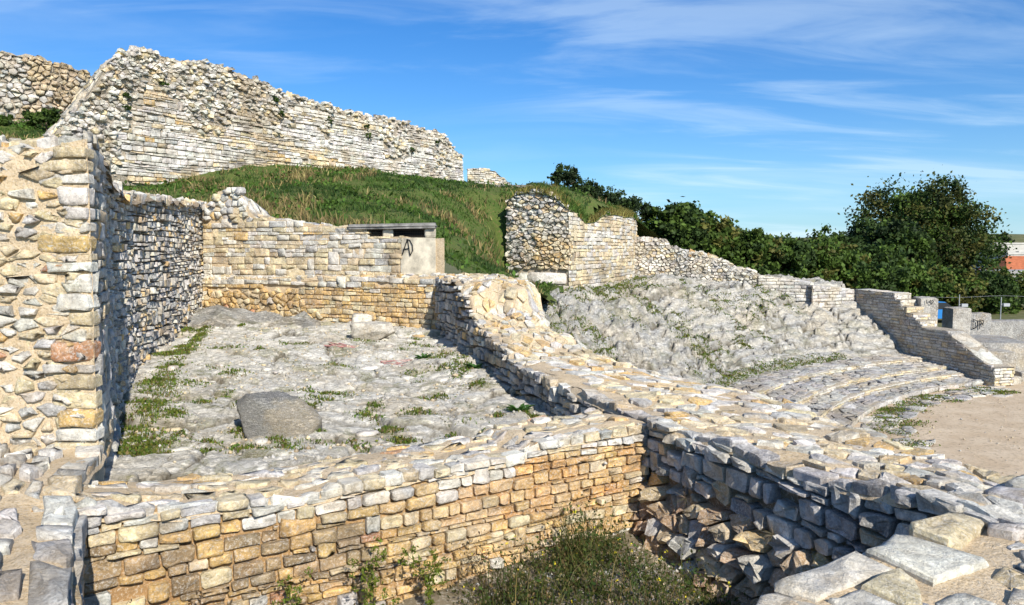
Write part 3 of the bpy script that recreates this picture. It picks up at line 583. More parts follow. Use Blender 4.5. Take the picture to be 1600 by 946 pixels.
def ribbon(strokes, surf, w_, d=0.012):
    V, F = [], []
    for st in strokes:
        P = np.array(st, float)
        for a, b in zip(P[:-1], P[1:]):
            t = (b - a) / max(np.linalg.norm(b - a), 1e-6); n = np.array([-t[1], t[0]]) * w_ / 2; a2, b2 = a - t * w_ * .4, b + t * w_ * .4; o = len(V)
            for q in (a2 - n, b2 - n, b2 + n, a2 + n): V.append(surf.face(np.array(q[0]), np.array(q[1]), np.array(d)))
            for q in (a2 - n, b2 - n, b2 + n, a2 + n): V.append(surf.face(np.array(q[0]), np.array(q[1]), np.array(d - .008)))
            F += [tuple(i + o for i in f) for f in ((0, 1, 2, 3), (4, 7, 6, 5), (0, 4, 5, 1), (1, 5, 6, 2), (2, 6, 7, 3), (3, 7, 4, 0))]
    return np.array(V), F
V, F = ribbon([[(6.50, -.13), (6.60, .10), (6.66, .22), (6.72, -.12)], [(6.54, .0), (6.70, .02)], [(6.64, .23), (6.72, .21), (6.79, .10), (6.80, -.02), (6.73, -.14)], [(6.52, -.10), (6.64, .20)]], bu, .022, .035)
part('graffiti', V, F, M['black'], sh)

# dividing wall: from the back corner down to the junction, then along the pit towards the camera
dw = Path([(-1.78, 17.6), (-0.93, 14.5), (-0.55, 13.1), (0.0, 10.98), (0.62, 8.6), (1.2, 6.80), (1.85, 5.3), (2.36, 4.18), (2.75, 3.3)])
dR = Path([(-0.25, 17.9), (0.52, 14.5), (0.72, 13.0), (1.72, 11.0), (3.0, 8.6), (3.35, 6.8), (3.45, 5.4), (3.5, 4.2), (3.55, 3.2)])
kk = dw.c / dw.len; dR.c = kk * dR.len * 1.0; dR.len = dR.c[-1]             # matching stations on both edges
sD = lambda y: float(np.interp(-y, -dw.p[:, 1], dw.c))
dzt = interp([(sD(y), z) for y, z in ((17.6, -.60), (14.6, -.62), (14.35, -.70), (14.05, -.95), (13.75, -1.12), (13.5, -1.17), (13.1, -1.33), (12.4, -1.40), (11.8, -1.50), (11.0, -1.60), (9.6, -1.56), (8.5, -1.54), (6.8, -1.55), (5.2, -1.49), (4.2, -1.42), (3.3, -1.42))])
def dz(a, t):
    t = np.asarray(t, float); a = np.asarray(a, float)
    st = a + 0.50 * vn(a * 1.9, t * 3, 3.0) * np.clip((sD(9.5) - a), 0, 1)
    drop = np.interp(a, [0, sD(12.5), sD(10), sD(7), dw.len], [0.0, 0.05, 0.20, 0.18, 0.05])
    return dzt(st) + 0.035 * vn(a * 2.2, t * 5, 1.0) - drop * np.clip(t - 0.25, 0, 1) ** 1.3 - 0.35 * np.clip(t - .93, 0, 1) * 3
dT = Top(dw, dR, dz); dtop = lambda q: float(dz(q, 0.0)) - 0.005
w = Masonry('dividing_wall', 'wide rubble-topped wall descending from the back corner to the pit', 'ruined wall', (0.6, 10, -2), seed=12, lim=300)
sJ = sD(6.86)
def bat(v): return 0.20 * np.clip((-2.02 - np.asarray(v, float)) / 0.6, 0, 1.4)
dpit = Path(dw.p, batter=bat)
side = Path(dR.p, flip=True)
w.core('mortar_core', [gtop(dT, 0, dw.len, 0, dT.w, .045, .045, .022, 5)], M['mortar'])
w.core('rubble_core', [gface(dw, 0, sJ, K(-2.3), dtop, .06, .06, .09, .03), gface(dpit, sJ, dw.len, K(-3.1), dtop, .05, .05, .085, .03), gface(side, 0, side.len, K(-4.5), lambda q: float(dz(q * dw.len / side.len, 1.0)), .15, .15, .0, .05)], M['joint'])
def dwc(x, v, r):
    if v < -1.95 and x > sJ - .1: return pick(r, (4, TAN), (3, (0.44, 0.29, 0.17)), (1.2, (0.40, 0.23, 0.13)), (1.5, GREY), (1, OCHRE))
    return pick(r, (5, GREY), (2, DGREY), (2, WHITE), (1.2, TAN))
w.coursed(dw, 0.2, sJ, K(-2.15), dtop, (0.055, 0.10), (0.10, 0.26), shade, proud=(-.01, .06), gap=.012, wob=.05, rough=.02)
w.coursed(dpit, sJ, dw.len - .1, K(-1.98), dtop, (0.07, 0.115), (0.11, 0.23), dwc, proud=(.0, .05), gap=.012, wob=.035, detail=2, big=.10, rough=.02)
w.rubble(dpit, sJ, dw.len - .1, -3.0, -1.97, 0.125, dwc, aniso=1.5, proud=(-.03, .10), gap=.010, detail=2, rough=.05, shrink=(.92, 1.06)); w.capsmooth = False
def dtc(x, v, r): return pick(r, (5, WHITE), (3, CREAM), (2, GREY), (1.0, OCHRE))
w.rubble(dT, 0.0, sD(10.5), 0.0, dT.w, 0.17, lambda x, v, r: pick(r, (5, CREAM), (4, WHITE), (1.5, OCHRE), (.7, GREY)), aniso=1.2, keep=.92, proud=(.005, .05), gap=.010, shrink=(.76, 1.02), rough=.012)
w.coursed(dT, sJ - 1.5, dw.len - .1, K(.0), K(.14), (.12, .16), (.13, .27), dwc, proud=(.0, .03), gap=.008, wob=.03, big=0, rough=.02, depth=.05)
w.rubble(dT, sD(10.5), dw.len, 0.16, dT.w, 0.18, dtc, aniso=1.25, keep=.93, proud=(.006, .034), gap=.007, shrink=(.66, 1.05), detail=2, rough=.012)
w.done()

# front wall of the room, its face turned to the sunlit pit
fw = Path([(-2.75, 4.30), (1.22, 6.80)]); fl = fw.len
fz = interp([(0, -1.50), (.3, -1.52), (.75, -1.62), (1.35, -1.68), (2.2, -1.67), (3.0, -1.64), (3.45, -1.63), (3.5, -1.57), (fl, -1.55)])
fT = Top(fw, Path([(-3.35, 5.05), (0.80, 7.58)]), lambda a, t: fz(a) - 0.05 * np.asarray(t) + 0.02 * vn(np.asarray(a) * 2.5, np.asarray(t) * 4, 7.0))
ftop = lambda q: float(fT.z(q, np.array(0.0)))
w = Masonry('front_wall', 'low front wall with orange-stained coursed face above the weedy pit', 'ruined wall', (-.8, 5.9, -2.4), seed=21)
w.core('mortar_core', [gtop(fT, 0, fl, 0, fT.w, .04, .04, .022, 5)], M['mortar'])
def stain(x, v): return float(fbm(x * 1.6, v * 3.0, 2.0, 3))
w.core('joint_core', [gface(fw, 0, fl, K(-2.75), ftop, .035, .035, .034, .02, 9)], mortar_mat('ochre_joint', (0.34, 0.20, 0.09), (0.50, 0.31, 0.13), 1.0, .02))
def fwc(x, v, r):
    t = ftop(x)
    if v > t - .14: return pick(r, (4, WHITE), (4, GREY), (2, CREAM)) if x < 2.2 else pick(r, (6, WHITE), (3, CREAM), (1, GREY))
    if 2.7 < x < 4.6 and -2.15 < v < -1.72 and stain(x, v) > -.25: return pick(r, (6, (0.64, 0.36, 0.12)), (3, (0.66, 0.43, 0.17)), (.6, CREAM))
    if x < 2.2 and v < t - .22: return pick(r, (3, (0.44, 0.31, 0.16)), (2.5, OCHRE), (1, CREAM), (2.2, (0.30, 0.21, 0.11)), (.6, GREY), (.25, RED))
    return pick(r, (3, CREAM), (5, OCHRE), (2, (0.62, 0.42, 0.20)), (.6, WHITE))
def fproud(x, v): return RNG.uniform(-.006, .012) if (2.7 < x < 4.6 and -2.2 < v < -1.75) else RNG.uniform(.0, .032)
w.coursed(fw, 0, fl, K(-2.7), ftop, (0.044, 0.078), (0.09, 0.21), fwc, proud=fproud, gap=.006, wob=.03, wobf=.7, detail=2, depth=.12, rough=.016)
w.coursed(fT, 0, fl, K(.0), K(.13), (.11, .15), (.14, .34), lambda x, v, r: fwc(x, 9, r), proud=(.0, .02), gap=.007, wob=.03, big=0, rough=.02, depth=.05)
w.rubble(fT, 0.05, fl, 0.15, fT.w, 0.135, lambda x, v, r: pick(r, (5, WHITE), (3.5, CREAM), (2, GREY), (.7, OCHRE), (.12, RED)), aniso=1.6, keep=.88, proud=(.006, .028), gap=.008, shrink=(.62, 1.0), detail=2, rough=.010)
w.done()

# near wall at the lower right: broad mortared top with large edge slabs
nw = Path([(3.6, 5.05), (2.16, 3.97), (0.97, 3.04), (-0.6, 1.85)], flip=True)
nw = Path([(-0.6, 1.80), (0.97, 3.02), (2.20, 3.98), (3.7, 5.15)], flip=True); nl = nw.len
nR = Path([(0.9, 0.1), (2.3, 1.2), (3.5, 2.2), (4.9, 3.3)])
nT = Top(nw, nR, lambda a, t: -1.435 + 0.03 * vn(np.asarray(a) * 2, np.asarray(t) * 5, 3.0) - 0.03 * np.asarray(t))
w = Masonry('near_wall', 'broad wall top with large pale edge slabs at the lower right corner', 'ruined wall', (1.6, 2.6, -2.4), seed=33)
w.core('mortar_core', [gtop(nT, 0, nl, 0, nT.w, .035, .035, .022, 5)], M['mortar']); nface = Path(nw.p, flip=True)
w.core('rubble_core', [gface(nface, 0, nl, K(-2.75), lambda q: -1.45, .06, .06, .04, .03)], M['joint'])
w.coursed(nT, 0, nl, K(0.0), K(.40), (0.15, 0.27), (0.20, 0.50), lambda x, v, r: pick(r, (5, WHITE), (4, CREAM), (2, GREY)), proud=(.02, .05), gap=.012, detail=2, big=.2, rough=.014, wob=.10, wobf=2.2)
w.rubble(nT, 0, nl, .40, nT.w, 0.145, lambda x, v, r: pick(r, (5, WHITE), (2, CREAM), (3, GREY), (.5, OCHRE)), aniso=1.3, keep=.95, proud=(.008, .034), gap=.007, shrink=(.7, 1.04), detail=2, rough=.012)
w.coursed(nface, 0, nl, K(-2.6), K(-1.46), (.10, .16), (.16, .4), shade, proud=(0, .04))
w.done()

# near wall at the lower left
qw = Path([(-1.25, 2.0), (-1.87, 3.15), (-2.80, 4.82)]); ql = qw.len
qL = Path([(-3.4, 1.6), (-4.1, 3.15), (-5.6, 5.75)])
qw2 = Path([(-1.25, 2.0), (-1.87, 3.15), (-2.66, 4.62), (-3.1, 5.78)])
qT = Top(qw2, qL, lambda a, t: -1.49 + 0.03 * vn(np.asarray(a) * 2, np.asarray(t) * 5, 8.0) + 0.02 * np.asarray(t))
w = Masonry('corner_wall', 'mortared wall top with big flat stones at the lower left corner', 'ruined wall', (-2.6, 3.6, -2.4), seed=41)
w.core('mortar_core', [gtop(qT, 0, qw2.len, 0, qT.w, .035, .035, .02, 5), gface(qw2, 0, qw2.len, K(-2.75), lambda q: -1.5, .05, .05, .02, .02)], M['mortar'])
w.coursed(qw2, 0, qw2.len - 1.1, K(-2.6), K(-1.51), (.09, .2), (.2, .5), shade, proud=(0, .03), detail=2)
w.coursed(qT, 0, qw2.len, K(0), K(.2), (.18, .22), (.18, .5), lambda x, v, r: pick(r, (5, WHITE), (2, CREAM), (3, GREY)), proud=(.01, .04), gap=.01, big=0, rough=.02, depth=.08)
w.rubble(qT, 0, 1.9, 0.22, qT.w, 0.26, lambda x, v, r: pick(r, (5, WHITE), (2, CREAM), (3, GREY)), aniso=1.5, keep=.95, proud=(.03, .06), detail=2, shrink=(.8, 1.0), rough=.02)
w.rubble(qT, 1.9, qw2.len, 0.22, qT.w, 0.15, lambda x, v, r: pick(r, (5, WHITE), (3, CREAM), (2, GREY), (.5, RED)), aniso=1.6, keep=.92, proud=(.025, .06), detail=2, shrink=(.72, 1.0), rough=.02)
w.done()

# ------------------------------------------------------------------ great upper wall on the hill
gw = Path([(-17.3, 29.2), (-3.05, 49.5)], batter=0.05, z0=4.0); G0 = gw.len
gtopf = interp([(0, 4.2), (.93, 5.15), (1.8, 6.5), (2.7, 7.68), (3.47, 8.27), (4.1, 8.33), (5.26, 8.0), (6.2, 8.25), (7.2, 8.3), (8.9, 8.05), (10.4, 7.72), (11.5, 7.66), (12.8, 7.47), (14.5, 7.36), (16.5, 7.34), (17.4, 7.42), (19.5, 7.42), (21.3, 7.16), (22.8, 7.15), (23.7, 6.6), (24.2, 6.05), (G0, 6.0)])
gt = lambda q: float(gtopf(q)) + 0.07 * nz1(q * 1.7, 3) + .05 * nz1(q * 4.1, 8)
w = Masonry('hilltop_wall', 'great pale ruined wall with ragged sloping top along the grassy hill crest', 'ruined wall', (-10, 39, 3.6), 'far', seed=51)
gT = Top(gw, offset(gw, -1.6), lambda a, t: gtopf(a) - .3 * np.abs(np.asarray(t) - .3) - 0.05 * (gtopf(a) - 4) * 0)
gw2 = Path(gw.p, batter=gw.batter, z0=gw.z0)
w.core('rubble_core', [gface(gw, 0, G0, K(2.6), gt, .15, .15, .08, .08, 2), gface(Path(gw.p - 1.9 * gw.nn[0], flip=True), 0, G0, K(2.6), lambda q: gt(q) - .4, .4, .4), np.stack([np.stack([gw.face(np.array(q), np.array(gt(q)), np.array(-.08)), np.append(gw.xy(q) - 1.9 * gw.nn[0], gt(q) - .4)]) for q in np.linspace(0, G0, 120)]),
    np.stack([np.stack([gw.face(np.array(G0), np.array(z), np.array(-.08)), np.append(gw.xy(G0) - 1.9 * gw.nn[0], min(z, gt(G0) - .4))]) for z in np.linspace(2.6, gt(G0), 12)])], M['joint_far'])
def broken(x, v):
    t = float(gtopf(x)); q = float(nz1(x * .55, 4)) * 1.1 + nz1(v * 1.3 + x * .4, 6) * .5
    if x < 2.6 or (x < 9.5 and v > t - 2.3 + .9 * nz1(x * .9, 2)): return True
    for c, wd_, lo in ((10.2, .8, 5.4), (13.6, .45, 5.5), (17.9, .55, 5.2), (19.2, .5, 5.0), (22.7, 1.05, 4.2)):
        if abs(x - c - .3 * nz1(v * 1.5, c)) < wd_ * (.7 + .5 * nz1(v * 2, c + 1)) and v > lo: return True
    return v > t - .28
def gwc(x, v, r):
    q = nz1(x * .8 + 3 * nz1(v * .6, 2), 7) + .5 * nz1(v * 1.7, 3)
    if not broken(x, v):
        if q > .55: return pick(r, (4, TAN), (2, CREAM), (1, OCHRE), (1, WHITE))
        if q < -.35 and v < 6: return pick(r, (6, (0.72, 0.70, 0.66)), (1, WHITE))
    return pick(r, (6, WHITE), (3, (0.52, 0.49, 0.43)), (1.5, CREAM), (1.5, GREY))
w.coursed(gw, 0, G0, K(2.7), gt, (0.09, 0.16), (0.2, 0.52), gwc, proud=lambda x, v: RNG.uniform(-.02, .05), gap=.012, wob=.06, wobf=.4, depth=.16, skip=broken, rough=.03)
w.rubble(gw, 0, G0, 2.8, 8.45, .165, gwc, inside=lambda x, v: broken(x, v) and v < gt(x) + .05, aniso=1.5, proud=(-.12, .16), depth=.2, gap=.012, rough=.06, shrink=(.86, 1.02))
w.rubble(Top(Path(gw.p - .24 * gw.nn[0]), Path(gw.p - 1.8 * gw.nn[0]), lambda a, t: gtopf(a) - .03 - .36 * np.asarray(t)), 0, G0, 0, 1.4, .28, gwc, aniso=1.4, proud=(0, .16), depth=.25, rough=.06)
w.done()
# small turret stump past its end
tw = Path([(-2.95, 51.2), (-2.0, 51.3), (-1.1, 52.3), (-0.3, 54.2), (0.1, 56)], batter=.03, z0=4); tt = lambda q: float(np.interp(q, [0, 1.2, 2.2, 3.4, 4.6, tw.len], [5.35, 5.4, 5.3, 5.0, 4.72, 4.5])) + .05 * nz1(q * 3, 1)
w = Masonry('turret_stump', 'low rounded grey wall stump just past the great wall', 'ruined wall', (-1.5, 53, 3.8), 'far', seed=55)
w.core('rubble_core', [gface(tw, 0, tw.len, K(3.2), tt, .2, .2, .06, .05, 2), gtop(Top(tw, offset(tw, -1.2), lambda a, t: np.interp(a, [0, 1.2, 2.2, 3.4, 4.6, tw.len], [5.35, 5.4, 5.3, 5.0, 4.72, 4.5])), 0, tw.len, 0, 1.2, .3, .3)], M['joint_far'])
w.coursed(tw, 0, tw.len, K(3.6), tt, (.12, .2), (.25, .55), lambda x, v, r: pick(r, (4, WHITE), (3, GREY), (2, CREAM)), proud=(-.02, .05), gap=.012, rough=.03); w.done()

# ruin at the far left with a darker broken flank
rw = Path([(-29, 37.5), (-25.2, 38.4), (-23.2, 39.2), (-20.6, 42.6)]); rt_ = interp([(0, 9.0), (3.0, 9.3), (4.2, 9.75), (5.6, 9.6), (7.2, 9.35), (8.6, 8.9), (rw.len, 8.3)]); rtf = lambda q: float(rt_(q)) + .10 * nz1(q * 1.9, 6) + .07 * nz1(q * 5, 2)
w = Masonry('ruined_wall', 'brown and grey broken wall on the far left behind the pier', 'ruined wall', (-24, 39.5, 5.5), 'far', seed=57)
w.core('rubble_core', [gface(rw, 0, rw.len, K(4.5), rtf, .2, .2, .10, .10, 2), gtop(Top(rw, offset(rw, -1.5), lambda a, t: rt_(a) - .1), 0, rw.len, 0, 1.5, .3, .3, .1, 2)], M['joint_far'])
w.rubble(rw, 0, rw.len, 4.7, 9.9, .24, lambda x, v, r: pick(r, (4, TAN), (3, (0.40, 0.30, 0.18)), (1, GREY)) if x > 5.0 + .5 * nz1(v, 2) else pick(r, (3, GREY), (3, (0.50, 0.46, 0.38)), (1, WHITE)), inside=lambda x, v: v < rtf(x), aniso=1.5, proud=(-.10, .18), depth=.25, rough=.07); w.done()

# bastion: torn rubble flank and curved courses of squared stone
bs = Path([(-0.35, 35.6), (1.0, 34.75), (2.52, 34.0), (3.35, 35.6), (4.5, 38.2), (5.9, 41.4), (6.9, 44.0), (7.6, 46.6), (7.7, 48.5)], batter=0.02, z0=-2); BC = bs.c[2]
bs.vnm[2] = (bs.nn[1] + bs.nn[2]) / np.linalg.norm(bs.nn[1] + bs.nn[2])
btf = interp([(0, 2.2), (.5, 2.55), (1.6, 2.72), (2.6, 2.45), (BC, 1.85), (BC + .6, 1.75), (BC + 2, 1.30), (BC + 3.3, 1.42), (BC + 4.6, 1.78), (BC + 6.5, 1.9), (BC + 9, 1.85), (BC + 11, 1.95), (BC + 13.3, 1.85), (bs.len, 1.6)]); bsf = lambda q: float(btf(q)) + .05 * nz1(q * 2.5, 4)
bb = interp([(0, -1.6), (BC, -2.4), (bs.len, -2.2)])
w = Masonry('round_bastion', 'curved bastion of squared cream courses with a torn rubble flank', 'ruined wall', (3.4, 38, -1.9), 'far', seed=61)
bsT = Top(bs, Path([(0.6, 38.6), (1.6, 37.8), (2.9, 37.2), (3.6, 38.2), (4.2, 40), (5.2, 42.6), (6.0, 44.6), (6.4, 46.8), (6.5, 48.5)]), lambda a, t: btf(a) - .06 + .45 * np.asarray(t))
w.core('rubble_core', [gface(bs, 0, BC, lambda q: bb(q), bsf, .12, .12, .12, .08, 2), gface(bs, BC, bs.len, lambda q: bb(q), bsf, .15, .15, .05, .03, 2)], M['joint_far'])
w.core('turf_cap', [gtop(bsT, 0, bs.len, 0, bsT.w, .2, .2, .08, 1)], M['turf'])
ragged = lambda v: BC + .30 + .35 * nz1(v * 2.3, 5)
w.rubble(bs, 0, BC + 1.0, -.95, 2.8, .17, lambda x, v, r: pick(r, (3, OCHRE), (3, CREAM), (1, TAN)) if (v < .5 and x > 1.6) else pick(r, (4, GREY), (4, WHITE), (2, CREAM), (1, TAN)), inside=lambda x, v: v < bsf(x) and x < ragged(v), aniso=1.7, proud=(-.06, .07), depth=.25, rough=.05, jit=.46)
w.coursed(bs, 0.6, BC + .02, lambda q: bb(q), lambda q: -.95, (.42, .6), (.8, 1.7), lambda x, v, r: pick(r, (3, GREY), (2, WHITE), (1, CREAM)), proud=(.0, .08), gap=.012, rough=.04, z0=-2.1, big=0)
w.coursed(bs, BC, bs.len, lambda q: bb(q), bsf, (.15, .21), (.30, .85), lambda x, v, r: pick(r, (5, WHITE), (5, CREAM), (1.5, TAN), (.8, GREY)), proud=(-.005, .03), gap=.010, wob=.03, wobf=.3, rough=.02, skip=lambda x, v: x < ragged(v) and v > -.95)
w.done()

# rubble wall running down from the bastion, and the low kerb walls round the top of the seating
uw = Path([(7.2, 45.4), (9.3, 45.2), (11.0, 44.6), (13.9, 43.4)], z0=-2); ut = lambda q: float(np.interp(q, [0, 1.8, 2.2, 3.9, 5.2, uw.len], [.72, .55, .1, -.22, -.7, -1.38])) + .07 * nz1(q * 2.7, 5)
w = Masonry('rubble_wall', 'low grey rubble wall stepping down from the bastion towards the bushes', 'ruined wall', (10.5, 44.8, -1.8), 'far', seed=65)
w.core('rubble_core', [gface(uw, 0, uw.len, K(-2.6), ut, .15, .15, .06, .06, 2), np.stack([np.stack([uw.face(np.array(q), np.array(ut(q)), np.array(-.06)), uw.face(np.array(q), np.array(ut(q) - .1), np.array(-1.3))]) for q in np.linspace(0, uw.len, 60)])], M['joint_far'])
w.rubble(uw, 0, uw.len, -2.4, .85, .17, lambda x, v, r: pick(r, (5, WHITE), (4, GREY), (1, CREAM)), inside=lambda x, v: v < ut(x), aniso=1.6, proud=(-.05, .10), depth=.2, rough=.05)
w.rubble(Top(uw, offset(uw, -1.1), lambda a, t: np.interp(a, [0, 1.8, 2.2, 3.9, 5.2, uw.len], [.72, .55, .1, -.22, -.7, -1.38]) - .08), 0, uw.len, 0, 1.1, .28, pale, proud=(0, .15), depth=.25, rough=.06); w.done()

RAD = np.array([-0.25, 0.97]); RAD = RAD / np.linalg.norm(RAD)
AE = np.array([22.2, 35.0])
def polar(r, deg): return (CEN[0] + r * math.cos(math.radians(deg)), CEN[1] + r * math.sin(math.radians(deg)))
def slabwall(name, label, pts, z0, z1, thick, seed, colf, ch=(.13, .2), wd=(.3, .7)):
    p = Path(pts, z0=z0); e = Path(np.array([p.p[-1], p.p[-1] - p.vnm[-1] * thick])); tf = (lambda q: float(np.interp(q / p.len, [0, 1], z1)))
    w = Masonry(name, label, 'ruined wall', (float(p.p[:, 0].mean()), float(p.p[:, 1].mean()), z0), 'far', seed=seed, lim=200)
    tS = Top(p, offset(p, -thick), lambda a, t: np.interp(np.asarray(a) / p.len, [0, 1], z1) + 0 * np.asarray(t))
    w.core('core', [gface(p, 0, p.len, K(z0), tf, .3, .2, .03, .02, 2), gtop(tS, 0, p.len, 0, thick, .3, .3, .02, 2, .03), gface(e, 0, e.len, K(z0), K(z1[1]), .2, .2, .03, .02), gface(offset(p, -thick), 0, p.len, K(z0), lambda q: tf(min(q, p.len)), .4, .3, 0)], M['joint_far'])
    w.coursed(p, 0, p.len, K(z0), tf, ch, wd, colf, proud=(0, .03), gap=.010, wob=.02, rough=.02, depth=.12)
    w.coursed(e, 0, e.len, K(z0), K(z1[1]), ch, wd, colf, proud=(0, .03), gap=.010, wob=.02, rough=.02, depth=.12)
    w.coursed(tS, 0, p.len, K(0), K(thick), (thick / 2.2, thick / 1.8), (.6, 1.2), lambda x, v, r: pick(r, (4, GREY), (3, (0.52, 0.51, 0.48))), proud=(0, .03), gap=.01, rough=.02, big=0)
    w.done(); return w
greyc = lambda x, v, r: pick(r, (4, GREY), (4, (0.54, 0.52, 0.47)), (2, WHITE), (1, DGREY))
slabwall('kerb_wall', 'long grey kerb wall along the top of the rock slope beside the bushes', [(13.9, 43.35), (15.4, 43.25), (16.9, 43.0)], -2.9, (-1.45, -1.85), 1.3, 71, greyc)
slabwall('kerb_wall', 'short grey kerb wall between the bushes and the stepped retaining wall', [(16.7, 42.6), (18.2, 43.2), (19.75, 44.2)], -3.6, (-2.0, -2.32), 1.3, 72, greyc)
# stepped retaining wall closing the seating: shaded flank, stepped then sloping crown
o8, e0 = AE + RAD * 9.7, AE
rwl = Path([tuple(o8), tuple(e0)], z0=-6.3); RL = rwl.len
prof = [(0, -2.30), (RL - 6.5, -2.36)] + sum([[(RL - 6.5 + .46 * i + .01, -2.36 - .33 * (i + 1)), (RL - 6.5 + .46 * (i + 1), -2.36 - .33 * (i + 1))] for i in range(5)], []) + [(RL - 2.95, -4.02), (RL - .35, -5.42), (RL, -5.44)]
rf = interp(prof); TH = 1.1
w = Masonry('retaining_wall', 'dark stepped retaining wall closing the right end of the seating', 'ruined wall', (float(AE[0]), float(AE[1]), -6.3), 'far', seed=75)
rS = np.sort(np.concatenate([np.linspace(0, RL, 40), [a for a, _ in prof]]))
w.core('core', [np.stack([np.stack([rwl.face(np.array(q), np.array(z), np.array(-.03)) for z in np.linspace(-6.6, float(rf(q)), 6)]) for q in rS]),
    np.stack([np.stack([rwl.face(np.array(q), rf(q), np.array(-.03)), rwl.face(np.array(q), rf(q), np.array(-TH))]) for q in rS]),
    np.stack([np.stack([rwl.face(np.array(q), np.array(-6.6), np.array(-TH)), rwl.face(np.array(q), rf(q), np.array(-TH))]) for q in rS])], M['joint_far'])
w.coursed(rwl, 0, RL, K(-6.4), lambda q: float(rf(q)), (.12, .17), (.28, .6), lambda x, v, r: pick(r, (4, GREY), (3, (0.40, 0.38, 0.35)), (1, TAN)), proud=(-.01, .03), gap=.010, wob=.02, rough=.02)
def endf(s_, z0, z1):            # sunlit riser of a step, turned to the orchestra
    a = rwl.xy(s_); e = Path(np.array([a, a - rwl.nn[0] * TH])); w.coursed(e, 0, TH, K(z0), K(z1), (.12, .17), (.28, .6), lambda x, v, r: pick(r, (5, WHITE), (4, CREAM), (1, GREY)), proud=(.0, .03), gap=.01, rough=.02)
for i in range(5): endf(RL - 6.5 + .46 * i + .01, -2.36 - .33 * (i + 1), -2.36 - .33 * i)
endf(RL, -6.3, -5.44)
rT = Top(rwl, offset(rwl, -TH), lambda a, t: rf(a) + 0 * np.asarray(t))
for (a, b) in ((0, RL - 6.5), (RL - 2.95, RL - .35)): w.coursed(rT, a, b, K(0), K(TH), (TH - .01, TH), (.7, 1.1), lambda x, v, r: pick(r, (4, (0.56, 0.54, 0.50)), (2, WHITE)), proud=(.01, .03), gap=.008, rough=.015, big=0)
w.done()

# curved seating tiers
TR = [(22.5, -6.3, -6.12), (23.5, -6.12, -5.92), (24.5, -5.92, -5.72), (25.95, -5.72, -5.52)]
names = ['lowest curved stone kerb edging the sandy orchestra', 'second curved seating tier counted from the orchestra', 'third curved seating tier counted from the orchestra', 'topmost curved seating tier below the rock slope']
for i, (r0, za, zb) in enumerate(TR):
    r1 = TR[i + 1][0] if i < 3 else 27.75
    A = Path([polar(r0, d) for d in np.linspace(200, 112.3, 60)]); B = Path([polar(r1 + .1, d) for d in np.linspace(200, 112.3, 60)])
    tT = Top(A, B, lambda a, t, zb=zb: zb + .03 * np.asarray(t) + .03 * fbm(np.asarray(a) * .8, np.asarray(t) * 2, zb, 3))
    w = Masonry('seating_tier', names[i], 'seating tier', (10, 22, za), 'far', 'curved seating tiers round the orchestra', seed=80 + i, lim=220)
    w.core('core', [gface(A, 0, A.len, K(za - .3), K(zb), .2, .1, .02, .015, 3), gtop(tT, 0, A.len, 0, tT.w, .2, .12, .01, 3, .02)], M['joint_far'])
    if i == 0: w.coursed(A, 0, A.len, K(za - .03), K(zb), (.28, .29), (.6, 1.3), greyc, proud=(.0, .05), gap=.012, rough=.03, big=0)
    else: w.coursed(A, 0, A.len, K(za - .05), K(zb), (.06, .085), (.25, .8), lambda x, v, r: pick(r, (5, (0.66, 0.62, 0.54)), (3, CREAM), (1, GREY)), proud=(.0, .035), gap=.009, rough=.02)
    w.rubble(tT, 0, A.len, 0, tT.w, .34, lambda x, v, r: pick(r, (4, (0.42, 0.41, 0.39)), (3, DGREY), (1, GREY)), aniso=2.2, keep=.97, proud=(.0, .025), gap=.014, rough=.02, depth=.08, shrink=(.9, 1.0)); w.done()
# paving round the orchestra's rim
w = Masonry('rim_paving', 'weathered grey paving slabs between the seating and the sand', 'paving', (12, 20, -6.3), 'far', seed=88, lim=200)
A = Path([polar(19.9, d) for d in np.linspace(200, 112, 50)]); B = Path([polar(22.52, d) for d in np.linspace(200, 112, 50)]); pT = Top(A, B, lambda a, t: -6.31 + 0 * np.asarray(t) + .02 * vn(np.asarray(a), np.asarray(t) * 2, 3.))
w.rubble(pT, 0, A.len, 0, pT.w, .5, greyc, aniso=1.8, keep=.9, proud=(.01, .04), gap=.02, depth=.06, shrink=(.85, 1.), inside=lambda x, v: v > .9 + .8 * nz1(x * .35, 3)); w.done()

# cut stone blocks beyond the retaining wall
def block(name, label, x0, x1, y0, y1, z0, z1, col, rz=0.0, n=9, amp=.03, cut=.04, cat='stone block'):
    V, F = rough_box(box((x0, y0, z0), (x1, y1, z1)), n, amp, cut, x0)
    c = np.array([(x0 + x1) / 2, (y0 + y1) / 2, z0]); R = np.array([[math.cos(rz), -math.sin(rz), 0], [math.sin(rz), math.cos(rz), 0], [0, 0, 1]]); V = (V - c) @ R.T + c
    o = link(name, mesh_np(name, V, F, M['far'], loc=c), None, c, label=label, category=cat, kind='thing'); o.color = (*[q * .72 for q in col], 1); return o
block('heart_block', 'square block with a scrawled heart behind the stepped wall', 21.75, 22.65, 40.6, 41.8, -6.5, -2.55, (0.52, 0.50, 0.46), -.1)
bw1 = Path([(21.75, 40.6), (22.65, 40.51)]); V, F = ribbon([[(.18, -2.85), (.18, -2.66)], [(.42, -2.9), (.33, -2.75), (.38, -2.68), (.43, -2.74), (.49, -2.68), (.54, -2.75), (.42, -2.9)]], bw1, .03, .06)
def mark(name, label, V, F, m=None, cat='graffiti'):
    c = np.asarray(V).mean(0); return link(name, mesh_np(name, V, F, m or M['black'], loc=c), None, c, label=label, category=cat, kind='thing')
mark('heart_graffiti', 'black heart scrawled on the block behind the stepped wall', V, F)
gz = -6.72
